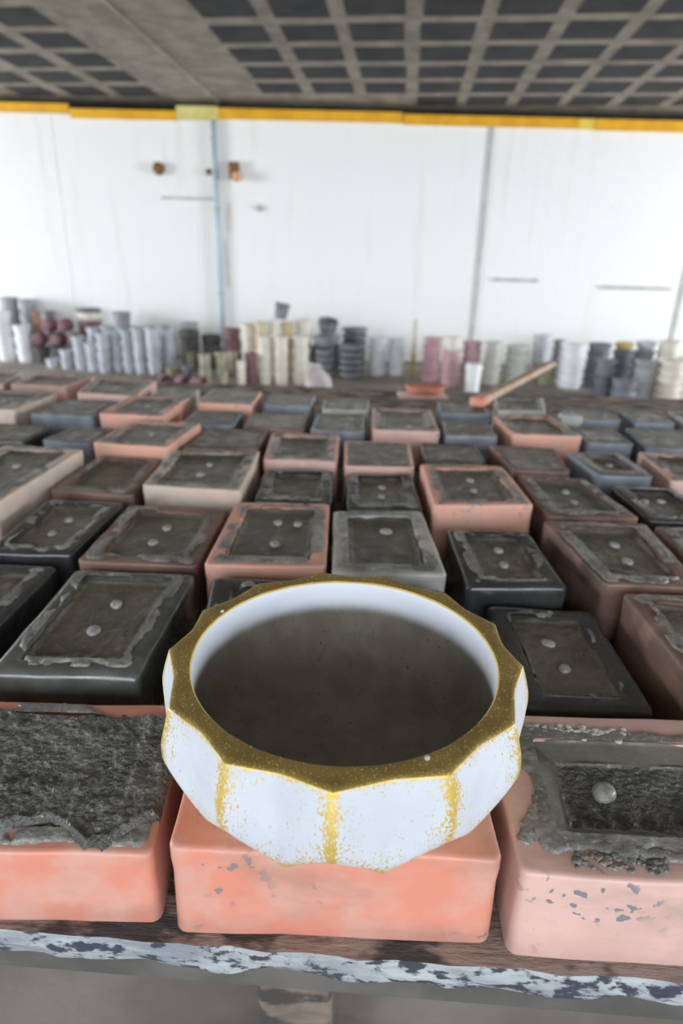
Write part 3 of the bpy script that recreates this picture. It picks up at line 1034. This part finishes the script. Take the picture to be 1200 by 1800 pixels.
def shaded_gold_mat():
    m, nt, bs = new_mat('gold_rim_paint_shaded')
    g = G(nt, False)
    sp = g.rng(g.noise(900, 2, 0.5), 0.63, 0.70)
    c = g.mix(g.rng(g.noise(40, 4), 0.35, 0.65), (0.235, 0.155, 0.035), (0.32, 0.22, 0.055))  # same gold as the ridges, darkened to paint in weaker light
    g.link(g.mix(sp, c, (0.85, 0.70, 0.35)), bs.inputs['Base Color'])
    bs.inputs['Metallic'].default_value = 0.3
    bs.inputs['Roughness'].default_value = 0.5
    h = g.math('SUBTRACT', g.noise(500, 3), g.math('MULTIPLY', g.rng(g.voro(260), 0.0, 0.16, 1, 0), 0.8))
    g.bump(h, 0.4, 0.0008, bs)
    return m


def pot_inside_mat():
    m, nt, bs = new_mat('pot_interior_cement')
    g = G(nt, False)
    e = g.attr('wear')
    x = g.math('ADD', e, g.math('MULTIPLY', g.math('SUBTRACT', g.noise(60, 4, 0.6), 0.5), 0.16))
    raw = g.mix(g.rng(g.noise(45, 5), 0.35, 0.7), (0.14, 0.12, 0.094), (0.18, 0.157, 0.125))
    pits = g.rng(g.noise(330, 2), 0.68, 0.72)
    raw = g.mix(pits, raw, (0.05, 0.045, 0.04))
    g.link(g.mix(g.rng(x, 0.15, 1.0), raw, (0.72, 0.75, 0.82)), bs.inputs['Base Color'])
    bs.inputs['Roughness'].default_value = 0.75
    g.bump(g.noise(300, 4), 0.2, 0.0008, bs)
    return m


# outside with the underside
NL = 44
v, wear = [], []
for l in range(NL):
    s = l / (NL - 1)
    for th in TH:
        r, z, a = outer(th, s)
        z -= 0.0 if l else 0.0008
        v.append((r * math.cos(th), r * math.sin(th), z))
        t, k = facet(th)
        wid = 0.92 + 0.25 * N3(k * 3.3, s * 3.0)
        er = math.exp(-((1 - a) / (0.105 * wid)) ** 2) * 1.0 + 0.36 * math.exp(-((1 - a) / 0.5) ** 2)
        if t > 0.0:
            er *= 0.80
        eb = math.exp(-((1 - s) / 0.15) ** 2) * 0.9 + 0.42 * math.exp(-((1 - s) / 0.42) ** 2)
        et = 0.95 * math.exp(-(s / 0.035) ** 2) + 0.26 * math.exp(-(s / 0.12) ** 2)
        patch = 0.18 * max(0.0, N3(math.cos(th) * 5 + 3, math.sin(th) * 5, z * 40)) * 1.5
        w = max(er, eb, et) + patch
        # one flank of each ridge is less rubbed
        wear.append(min(1.0, w))
ringb = [(0.1, 0.004), (0.088, 0.0), (0.04, 0.0)]
for (r0, z0) in ringb:
    for th in TH:
        r1, z1, a = outer(th, 1.0)
        k = 1 if r0 < 0.1 else 0
        r = r0
        z = z0 if k else (z1 * 0.45)
        v.append((r * math.cos(th), r * math.sin(th), z))
        wear.append(0.5)
L2 = NL + len(ringb)
f = []
for l in range(L2 - 1):
    for k in range(NT):
        k2 = (k + 1) % NT
        f.append((l * NT + k, (l + 1) * NT + k, (l + 1) * NT + k2, l * NT + k2))
f.append(tuple(reversed([(L2 - 1) * NT + k for k in range(NT)])))
body = mesh_obj('pot_wall', v, f, pot_body_mat(), pot)
body['label'] = 'white facets with gold worn along every ridge'
at_ = body.data.attributes.new('wear', 'FLOAT', 'POINT')
at_.data.foreach_set('value', wear)
# rim: flat gold ring with softened edges
v = []
cols = 8
for j in range(cols):
    s = j / (cols - 1)
    for th in TH:
        r, z, a = outer(th, 0.0)
        ro, ri = r, R_IN
        rad = ro + (ri - ro) * s
        zz = PH + 0.0003 * N3(math.cos(th) * 9, math.sin(th) * 9, s * 4)
        if j == 0:
            rad, zz = ro + 0.0002, PH - 0.0010
        if j == 1:
            rad, zz = ro - 0.0006, PH
        if j == cols - 2:
            rad = ri + 0.0009
        if j == cols - 1:
            rad, zz = ri, PH - 0.0013
        v.append((rad * math.cos(th), rad * math.sin(th), zz))
f = []
for j in range(cols - 1):
    for k in range(NT):
        k2 = (k + 1) % NT
        f.append((j * NT + k, j * NT + k2, (j + 1) * NT + k2, (j + 1) * NT + k))
rim = mesh_obj('rim', v, f, shaded_gold_mat(), pot)
rim.data.materials.append(simple('gold_edge_painted_glint', (0.72, 0.52, 0.13), (0.82, 0.64, 0.22), 60, 0.4, metallic=0.2))  # brighter gold paints the light caught on the inner bevel
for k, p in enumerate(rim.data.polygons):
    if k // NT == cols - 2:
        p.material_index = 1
rim['label'] = 'flat speckled gold rim with a scalloped outer edge'
# inside
prof = [(R_IN, PH - 0.0013), (0.1043, 0.083), (0.1043, 0.076), (0.1045, 0.068), (0.1048, 0.058), (0.1045, 0.047), (0.103, 0.036), (0.099, 0.026), (0.091, 0.019), (0.075, 0.0155), (0.05, 0.0145), (0.02, 0.014)]
seg = 96
v, f, w2 = [], [], []
for (r, z) in prof:
    for k in range(seg):
        a = 2 * PI * k / seg
        v.append((r * math.cos(a), r * math.sin(a), z))
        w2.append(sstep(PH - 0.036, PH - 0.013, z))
for j in range(len(prof) - 1):
    for k in range(seg):
        k2 = (k + 1) % seg
        f.append((j * seg + k, j * seg + k2, (j + 1) * seg + k2, (j + 1) * seg + k))
f.append(tuple((len(prof) - 1) * seg + k for k in range(seg)))
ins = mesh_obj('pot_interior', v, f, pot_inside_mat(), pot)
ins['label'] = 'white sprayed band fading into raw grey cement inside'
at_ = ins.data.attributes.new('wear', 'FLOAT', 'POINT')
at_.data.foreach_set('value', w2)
# two stray grains stuck on the rim
for (th, rr_, s_) in ((-65 + 360, 0.1085, 0.0016), (152, 0.1075, 0.0014)):
    bm = bmesh.new()
    bmesh.ops.create_icosphere(bm, subdivisions=2, radius=s_)
    me = bpy.data.meshes.new('grain')
    bm.to_mesh(me)
    bm.free()
    me.materials.append(M_CRUST)
    o = bpy.data.objects.new('grain', me)
    COL.objects.link(o)
    o.parent = pot
    t_ = math.radians(th)
    o.location = (rr_ * math.cos(t_), rr_ * math.sin(t_), PH + s_ * 0.5)

# ------------------------------------------------------------------ stacks of finished pots by the back wall
def potmat(name, a, b, rough=0.7):
    return simple(name, a, b, 9, rough, 0.2, 60, 0.003)


PM = {
    'white': potmat('white_pot_cement', (0.78, 0.785, 0.81), (0.86, 0.865, 0.87)),
    'silver': potmat('silvery_pot_cement', (0.44, 0.46, 0.50), (0.56, 0.58, 0.63)),
    'grey': potmat('grey_pot_cement', (0.30, 0.30, 0.32), (0.40, 0.40, 0.42)),
    'dark': potmat('dark_grey_pot_cement', (0.17, 0.175, 0.195), (0.26, 0.265, 0.29)),
    'pale': potmat('pale_pot_cement', (0.64, 0.65, 0.68), (0.76, 0.77, 0.79)),
    'greenwhite': potmat('greenish_white_pot_cement', (0.62, 0.62, 0.57), (0.74, 0.74, 0.69)),
    'cream': potmat('cream_pot_cement', (0.72, 0.65, 0.54), (0.80, 0.75, 0.68)),
    'ochre': potmat('ochre_pot_cement', (0.58, 0.47, 0.28), (0.68, 0.58, 0.42)),
    'olive': potmat('olive_pot_cement', (0.24, 0.23, 0.15), (0.40, 0.38, 0.28)),
    'mauve': potmat('mauve_pot_cement', (0.50, 0.30, 0.33), (0.62, 0.41, 0.44)),
    'maroon': potmat('maroon_pot_cement', (0.17, 0.085, 0.095), (0.26, 0.14, 0.15)),
    'rust': potmat('rusty_pot_cement', (0.38, 0.22, 0.15), (0.48, 0.30, 0.22)),
    'yellow': potmat('yellow_pot_paint', (0.60, 0.47, 0.18), (0.70, 0.57, 0.28)),
    'black': potmat('sooty_pot_cement', (0.06, 0.055, 0.055), (0.10, 0.095, 0.09)),
}
CW = {'greenwhite': 'greenish white', 'silver': 'silvery', 'dark': 'dark grey'}
MC = {}


def pot_mesh(col, kind, r, sp, n):
    """Open tapered pot or bowl; the next one nests into its mouth. sp is the height it adds to a stack."""
    key = (col, kind, round(r, 3), round(sp, 3))
    if key in MC:
        return MC[key]
    h = sp * 1.05
    if kind == 'pot':
        prof = [(r * 0.30, 0), (r * 0.76, 0), (r * 0.79, h * 0.03), (r * 0.93, h * 0.74), (r * 0.935, h * 0.78), (r, h * 0.80), (r, h * 0.985), (r * 0.97, h),
                (r * 0.90, h), (r * 0.885, h * 0.97), (r * 0.86, h * 0.75), (r * 0.72, h * 0.12), (r * 0.2, h * 0.10)]
    else:
        prof = [(r * 0.25, 0), (r * 0.50, 0), (r * 0.66, h * 0.10), (r * 0.86, h * 0.40), (r * 0.96, h * 0.72), (r, h * 0.97), (r * 0.975, h),
                (r * 0.93, h), (r * 0.90, h * 0.85), (r * 0.80, h * 0.48), (r * 0.60, h * 0.2), (r * 0.2, h * 0.14)]
    v, f = lathe(prof, 22)
    me = bpy.data.meshes.new('stacked_pot')
    me.from_pydata(v, [], f)
    me.shade_smooth()
    me.materials.append(PM[col])
    MC[key] = me
    return me


STACKS = [
    ('leftmost stack at the back wall', 'white', -3.587, 6.657, 0.102, 0.496, 4, 'pot'),
    ('stack just right of the leftmost one', 'white', -3.360, 6.600, 0.089, 0.370, 3, 'pot'),
    ('back stack between the two leftmost stacks', 'grey', -3.718, 7.124, 0.096, 0.617, 5, 'pot'),
    ('tall stack behind the maroon heap', 'grey', -3.522, 7.123, 0.097, 0.595, 5, 'pot'),
    ('stack topped beside the orange brown pot', 'grey', -3.319, 7.126, 0.077, 0.484, 4, 'pot'),
    ('rusty orange stack left of the maroon heap', 'rust', -3.296, 6.830, 0.056, 0.492, 4, 'pot'),
    ('first column of the silver front row', 'silver', -2.930, 6.256, 0.065, 0.091, 1, 'pot'),
    ('second column of the silver front row', 'silver', -2.760, 6.207, 0.065, 0.189, 2, 'pot'),
    ('third column of the silver front row', 'silver', -2.614, 6.192, 0.065, 0.319, 3, 'pot'),
    ('fourth column of the silver front row', 'silver', -2.461, 6.105, 0.061, 0.268, 3, 'pot'),
    ('fifth column of the silver front row', 'silver', -2.315, 6.019, 0.063, 0.375, 4, 'pot'),
    ('sixth column of the silver front row', 'silver', -2.208, 6.082, 0.058, 0.388, 4, 'pot'),
    ('seventh column of the silver front row', 'silver', -2.093, 6.050, 0.058, 0.403, 4, 'pot'),
    ('eighth column of the silver front row', 'silver', -1.973, 6.035, 0.060, 0.423, 4, 'pot'),
    ('ninth column of the silver front row', 'silver', -1.839, 6.034, 0.071, 0.431, 4, 'pot'),
    ('tenth column of the silver front row', 'silver', -1.744, 6.226, 0.073, 0.401, 4, 'pot'),
    ('first column of the silver back row', 'silver', -2.570, 6.461, 0.067, 0.377, 4, 'pot'),
    ('second column of the silver back row', 'silver', -2.435, 6.483, 0.067, 0.395, 4, 'pot'),
    ('third column of the silver back row', 'silver', -2.299, 6.509, 0.068, 0.385, 4, 'pot'),
    ('fourth column of the silver back row', 'silver', -2.163, 6.534, 0.068, 0.397, 4, 'pot'),
    ('fifth column of the silver back row', 'silver', -2.025, 6.553, 0.068, 0.404, 4, 'pot'),
    ('sixth column of the silver back row', 'silver', -1.888, 6.578, 0.068, 0.405, 4, 'pot'),
    ('front olive column nearest the silver cluster', 'olive', -1.630, 5.855, 0.056, 0.096, 1, 'pot'),
    ('dark short pot between the olive columns', 'dark', -1.485, 5.879, 0.059, 0.107, 1, 'pot'),
    ('olive column right of the dark short pot', 'olive', -1.232, 5.524, 0.061, 0.268, 2, 'pot'),
    ('olive column beside the thin pale one', 'olive', -1.094, 5.543, 0.061, 0.279, 2, 'pot'),
    ('back olive column behind the dark short pot', 'olive', -1.546, 6.285, 0.065, 0.186, 2, 'pot'),
    ('brown green column behind the thin pale one', 'olive', -1.076, 6.022, 0.047, 0.230, 2, 'pot'),
    ('thin pale olive column left of the maroon stack', 'cream', -0.923, 5.545, 0.041, 0.214, 2, 'pot'),
    ('maroon stack under the leaning cream column', 'maroon', -0.839, 5.604, 0.059, 0.267, 2, 'pot'),
    ('maroon column left of the cream columns', 'maroon', -1.107, 6.192, 0.084, 0.429, 4, 'pot'),
    ('left column of the three cream front columns', 'cream', -0.713, 5.629, 0.067, 0.415, 4, 'pot'),
    ('middle column of the three cream front columns', 'cream', -0.574, 5.621, 0.069, 0.419, 4, 'pot'),
    ('right column of the three cream front columns', 'cream', -0.408, 5.657, 0.082, 0.419, 4, 'pot'),
    ('back cream column behind the maroon stack', 'cream', -0.936, 6.142, 0.078, 0.484, 4, 'pot'),
    ('back ochre column behind the left cream column', 'ochre', -0.807, 6.073, 0.061, 0.508, 4, 'pot'),
    ('back cream column behind the middle cream column', 'cream', -0.684, 6.094, 0.061, 0.525, 4, 'pot'),
    ('back ochre column behind the right cream column', 'ochre', -0.555, 6.118, 0.067, 0.505, 4, 'pot'),
    ('back column right end of the cream cluster', 'cream', -0.411, 6.152, 0.078, 0.527, 4, 'pot'),
    ('narrow dark column beside the cream cluster', 'dark', -0.327, 6.280, 0.057, 0.270, 3, 'pot'),
    ('dark column next to the big bowl stacks', 'dark', -0.188, 6.043, 0.103, 0.269, 4, 'bowl'),
    ('front stack of big dark bowls', 'dark', 0.059, 6.051, 0.140, 0.316, 5, 'bowl'),
    ('back stack of big dark bowls', 'dark', 0.092, 6.721, 0.138, 0.415, 6, 'bowl'),
    ('back column behind the tilted dark bowls', 'dark', -0.193, 6.534, 0.146, 0.346, 4, 'bowl'),
    ('left one of two pale stacks by the stick', 'pale', 0.321, 6.272, 0.093, 0.368, 5, 'pot'),
    ('right one of two pale stacks by the stick', 'pale', 0.509, 6.291, 0.085, 0.365, 5, 'pot'),
    ('mauve stack nearest the stick', 'mauve', 0.817, 5.950, 0.092, 0.412, 6, 'pot'),
    ('second mauve stack from the stick', 'mauve', 0.965, 5.730, 0.088, 0.328, 5, 'pot'),
    ('third mauve stack behind a tall white pot', 'mauve', 1.206, 6.001, 0.090, 0.379, 5, 'pot'),
    ('greenish pale stack right of the mauve ones', 'greenwhite', 1.386, 5.905, 0.091, 0.394, 5, 'pot'),
    ('pale stack behind the fallen batten', 'greenwhite', 1.625, 5.933, 0.118, 0.365, 5, 'pot'),
    ('pale back stack behind the olive pots', 'pale', 2.070, 6.688, 0.107, 0.395, 5, 'pot'),
    ('short olive stack below the batten end', 'olive', 1.893, 5.922, 0.102, 0.201, 2, 'pot'),
    ('grey back stack left of the leaning white stack', 'grey', 2.240, 6.662, 0.060, 0.349, 4, 'pot'),
    ('tall white stack right of the batten', 'white', 2.098, 5.823, 0.121, 0.399, 6, 'pot'),
    ('dark stack right of the tall white stack', 'dark', 2.353, 5.871, 0.106, 0.404, 5, 'pot'),
    ('brown rimmed stack before the dark stack', 'dark', 2.262, 5.438, 0.089, 0.312, 4, 'pot'),
    ('grey pair nearest the table on the right', 'dark', 2.344, 5.195, 0.108, 0.188, 2, 'pot'),
    ('back stack carrying the yellow pot', 'dark', 2.628, 5.964, 0.107, 0.333, 4, 'pot'),
    ('grey stack beside the big cream stack', 'grey', 2.522, 5.282, 0.086, 0.336, 5, 'pot'),
    ('back grey stack under the lavender pot', 'grey', 2.833, 5.997, 0.097, 0.335, 4, 'pot'),
    ('big cream stack at the right edge', 'cream', 2.733, 5.257, 0.124, 0.347, 5, 'pot'),
    ('cream back stack above the big cream stack', 'cream', 2.996, 5.880, 0.101, 0.442, 5, 'pot'),
    ('last cream stack cut by the right edge', 'cream', 2.957, 5.407, 0.098, 0.356, 4, 'pot'),
]
ORD = ['bottom', 'second', 'third', 'fourth', 'fifth', 'sixth']
random.seed(21)
for (desc, col, x, y, r, top, n, kind) in STACKS:
    sp = top / (n + 0.05)
    me = pot_mesh(col, kind, r * 0.985, sp, n)
    for k in range(n):
        nm = 'stacked_bowl' if kind == 'bowl' else 'stacked_pot'
        o = bpy.data.objects.new(nm, me)
        COL.objects.link(o)
        o.location = (x + (random.uniform(-0.003, 0.003) if k else 0), y + (random.uniform(-0.003, 0.003) if k else 0), k * sp)
        o.rotation_euler = (0, 0, random.uniform(0, 6.28))
        place = 'topmost' if (k == n - 1 and n > 1) else ('single' if n == 1 else (ORD[k] if k == 0 else ORD[k] + ' from bottom'))
        w = CW.get(col, col)
        if n == 1:
            lab = '%s, %s and standing alone' % (desc, w)
        else:
            lab = '%s %s %s of the %s' % (place, w, 'bowl' if kind == 'bowl' else 'pot', desc)
        tag(o, lab, 'bowl' if kind == 'bowl' else 'pot', 'finished pots stacked by the back wall')


def loose(name, col, kind, r, h, loc, rot, label, cat='pot'):
    me = pot_mesh(col, kind, r, h / 1.05, 1)
    o = bpy.data.objects.new(name, me)
    COL.objects.link(o)
    o.location = loc
    o.rotation_euler = rot
    return tag(o, label, cat, 'loose pots lying on the stacks')


def top_of(prefix):
    for s in STACKS:
        if s[0].startswith(prefix):
            return s
    raise KeyError(prefix)


s = top_of("third column of the silver back row")
loose('loose_pot', 'grey', 'pot', 0.09, 0.15, (s[2] + 0.02, s[3] + 0.0, s[5] + 0.001), (0, 0, 0), 'grey pot with brown rim standing alone on top of the silvery cluster')
s = top_of('back cream column behind the middle')
loose('loose_pot', 'dark', 'pot', 0.072, 0.14, (s[2] + 0.06, s[3] - 0.0, s[5] + 0.012), (0.0, 0.2, 0), 'dark grey pot tilted on the very top of the cream cluster')
s = top_of('second mauve stack')
loose('loose_pot', 'cream', 'pot', 0.078, 0.11, (s[2], s[3], s[5] + 0.001), (0, 0, 0), 'small cream pot sitting on the second mauve stack')
loose('tall_pot', 'white', 'pot', 0.070, 0.27, (1.087, 5.28, 0), (0, 0, 0), 'tall slim white pot standing in front of the third mauve stack')
s = top_of('back stack carrying the yellow')
loose('loose_bowl', 'yellow', 'bowl', 0.085, 0.075, (s[2] - 0.01, s[3], s[5] + 0.001), (0, 0, 0), 'dull yellow bowl on top of the dark stack at the right', 'bowl')
s = top_of('back grey stack under the lavender')
loose('loose_bowl', 'pale', 'bowl', 0.09, 0.085, (s[2], s[3], s[5] + 0.001), (0, 0, 0), 'lavender white bowl on top of the grey stack right of the yellow bowl', 'bowl')
s = top_of('back column behind the tilted')
loose('loose_bowl', 'dark', 'bowl', 0.105, 0.15, (s[2], s[3] - 0.02, s[5] + 0.012), (0.3, 0.1, 0), 'dark bowl tipped forward, upper left of the dark bowl heap', 'bowl')
s = top_of('dark column next')
loose('loose_bowl', 'dark', 'bowl', 0.115, 0.12, (s[2] + 0.01, s[3], s[5] + 0.012), (0.08, -0.05, 0.2), 'wide dark bowl tipped toward us beside the big bowl stacks', 'bowl')
# maroon heap on the left
random.seed(4)
mh = [(-3.185, 6.66, 0.165, 0.05), (-3.0, 6.67, 0.165, -0.06), (-2.815, 6.66, 0.165, 0.04), (-3.092, 6.69, 0.305, -0.05), (-2.908, 6.68, 0.305, 0.06)]
wh = ['lower left', 'lower middle', 'lower right', 'upper left', 'upper right']
for k, (x, y, z, b) in enumerate(mh):
    loose('stacked_pot', 'maroon', 'pot', 0.070, 0.13, (x, y - 0.13, z + 0.0735), (-PI / 2, 0, b), 'maroon pot lying on its side, %s of the maroon heap behind the silver cluster' % wh[k])
    if k < 3:
        loose('stacked_pot', 'black', 'pot', 0.082, 0.16, (x, y - 0.065, 0.0), (0, 0, k), 'sooty dark pot under the %s pot of the maroon heap' % wh[k])
tub = empty('paint_tub', (-2.80, 6.86, 0.40))
loose('stacked_pot', 'maroon', 'pot', 0.12, 0.40, (-2.80, 6.98, 0.0), (0, 0, 0), 'tall maroon pot standing upright beneath the white tub')
tub.location = (-2.80, 6.98, 0.4005)
tag(tub, 'low white tub with a dark rim on top of the maroon heap', 'tub')
v, f = lathe([(0.09, 0), (0.115, 0.008), (0.127, 0.09), (0.118, 0.09), (0.108, 0.012), (0.05, 0.011)], 20)
mesh_obj('tub_wall', v, f, PM['cream'], tub)
v, f = lathe([(0.118, 0.088), (0.132, 0.088), (0.132, 0.125), (0.124, 0.128), (0.117, 0.125)], 20)
mesh_obj('tub_rim', v, f[:-2], PM['dark'], tub)
# low heap of dark pots and sheeting between the silvery and olive stacks
for k, (x, y, r, h, col) in enumerate([(-1.63, 6.62, 0.10, 0.36, 'black'), (-1.42, 6.70, 0.10, 0.31, 'black'), (-1.20, 6.66, 0.095, 0.25, 'dark'), (-1.36, 6.42, 0.09, 0.22, 'black')]):
    loose('stacked_pot', col, 'pot', r, h, (x, y, 0), (0, 0, k), 'dark pot in the gap right of the silvery cluster, %s' % ['tallest one at the left', 'second tallest one', 'short one by the pipe', 'front one'][k])
loose('loose_bowl', 'grey', 'bowl', 0.10, 0.075, (-1.63, 6.62, 0.362), (0, 0, 0), 'light grey bowl on the tall dark pot right of the silvery cluster', 'bowl')
for k, (x, y) in enumerate([(-1.60, 5.48), (-1.46, 5.42), (-1.32, 5.36)]):
    loose('loose_pot', 'maroon', 'pot', 0.062, 0.11, (x, y, 0.052), (PI / 2 + 0.13, 0, 0.5 + k * 0.4), '%s small maroon pot lying on the floor before the olive columns' % ['left', 'middle', 'right'][k])

# upright stick
st = empty('wooden_stick', (0.672, 6.21, 0.0))
tag(st, 'upright thin stick, pale above and ochre below, between pale and mauve stacks', 'stick')
v, f = box_vf(-0.02, 0.02, -0.012, 0.012, 0.0, 0.23, 0.003)
mesh_obj('painted_end', v, f, simple('ochre_stick_paint', (0.36, 0.27, 0.06), (0.48, 0.36, 0.10), 10, 0.7), st, smooth=False)
v, f = box_vf(-0.017, 0.017, -0.010, 0.010, 0.23, 0.55, 0.003)
mesh_obj('bare_shaft', v, f, simple('pale_wood', (0.58, 0.54, 0.45), (0.68, 0.64, 0.55), 12, 0.7), st, smooth=False)

# batten lying across the far moulds, running out over the table's end
bt = empty('wooden_batten', (0.366, 1.64, 0.676), (0, 0, math.atan2(0.7425, 0.4179)))
tag(bt, 'pinkish brown wooden batten lying across the far moulds towards the pots', 'batten')
v, f = box_vf(0.0, 0.86, -0.014, 0.014, -0.0065, 0.0125, 0.002)
v = [(p[0], p[1] + 0.002 * N3(p[0] * 6, 1.0), p[2]) for p in v]
mesh_obj('batten_length', v, f, simple('pinkish_wood', (0.40, 0.27, 0.19), (0.54, 0.38, 0.28), 16, 0.7), bt, smooth=False)
v, f = box_vf(-0.045, 0.035, -0.02, 0.02, -0.0085, 0.016, 0.005)
e_ = mesh_obj('wrapped_end', v, f, RUB['pk'], bt, smooth=False)
e_['label'] = 'pink wrapped near end'

# shallow orange tray and a pink slab under it, on the table's far end
sl = mesh_obj('rubber_slab', *box_vf(-0.085, 0.085, -0.04, 0.045, 0.0, 0.012, 0.003), RUB['pp'], loc=(0.275, 2.17, TZ), rot=(0, 0, 0.04))
tag(sl, 'thin pink slab under the orange tray at the far end of the table', 'slab')
tr_ = empty('rubber_tray', (0.285, 2.175, TZ + 0.012), (0, 0, 0.05))
tag(tr_, 'shallow orange rubber tray lying on the far end of the table', 'tray')


def oval(pr, sy, seg=28):
    v, f = lathe(pr, seg)
    return [(p[0], p[1] * sy, p[2]) for p in v], f


M_OR = simple('orange_rubber', (0.50, 0.17, 0.10), (0.62, 0.26, 0.17), 20, 0.5)
v, f = oval([(0.03, 0), (0.05, 0), (0.066, 0.012), (0.070, 0.026), (0.064, 0.027), (0.058, 0.012), (0.02, 0.006)], 0.55)
mesh_obj('tray_wall', v, f, M_OR, tr_)
v, f = oval([(0.064, 0.024), (0.073, 0.023), (0.0745, 0.027), (0.072, 0.030), (0.064, 0.029)], 0.55)
mesh_obj('tray_lip', v, f[:-2], M_OR, tr_)

# broken cement piece standing between the far moulds
bk = empty('cement_fragment', (0.0, 0.0, 0.0))
cx_, cy_ = 0.545, 1.49
bk.location = (cx_, cy_, TZ)
tag(bk, 'broken pale cement wedge propped beside the pink round-fronted mould', 'fragment')
v, f = box_vf(-0.025, 0.025, -0.018, 0.018, 0.0, 0.10, 0.005)
v = [(p[0] + 0.008 * N3(p[0] * 30, p[1] * 30, p[2] * 30) + 0.010 * p[2] / 0.1, p[1] + 0.006 * N3(p[2] * 40, p[0] * 40), p[2] + (0.004 * N3(p[0] * 60, p[1] * 60) if p[2] > 0.05 else 0)) for p in v]
mesh_obj('fragment_body', v, f, M_CRUST, bk, smooth=False)

# cloth sack slumped on the floor before the cream stacks
sk = empty('cloth_sack', (-0.215, 5.08, 0.0))
tag(sk, 'slumped pinkish grey cloth sack on the floor before the dark bowls', 'sack')
v, f = [], []
seg, rows = 40, 22
for j in range(rows):
    t = j / (rows - 1)
    z = 0.275 * t
    base_r = 0.115 * (1 - 0.20 * t - 0.50 * sstep(0.55, 1.0, t)) * (0.86 + 0.14 * sstep(0, 0.15, t))
    for k in range(seg):
        a = 2 * PI * k / seg
        fold = 0.10 * math.sin(a * 5 + 2.2 * t + 1.5 * N3(t * 3, a)) + 0.16 * fbm(math.cos(a) * 1.6, math.sin(a) * 1.6, t * 2.5)
        r = base_r * (1 + fold * (0.4 + 0.6 * t))
        v.append((r * math.cos(a) - 0.035 * sstep(0.4, 1, t), r * math.sin(a) * 0.8, z))
for j in range(rows - 1):
    for k in range(seg):
        k2 = (k + 1) % seg
        f.append((j * seg + k, j * seg + k2, (j + 1) * seg + k2, (j + 1) * seg + k))
f.append(tuple(reversed(range(seg))))
f.append(tuple((rows - 1) * seg + k for k in range(seg)))
mesh_obj('sack_body', v, f, simple('sack_cloth', (0.42, 0.37, 0.365), (0.55, 0.50, 0.49), 14, 0.9, 0.4, 60, 0.004), sk)
v, f = lathe([(0.043, 0.0), (0.050, 0.006), (0.050, 0.016), (0.043, 0.022)], 20)
mesh_obj('tie_cord', v, f[:-2], simple('cord', (0.5, 0.46, 0.4), (0.6, 0.55, 0.5), 40, 0.9), sk, loc=(-0.030, 0, 0.248))
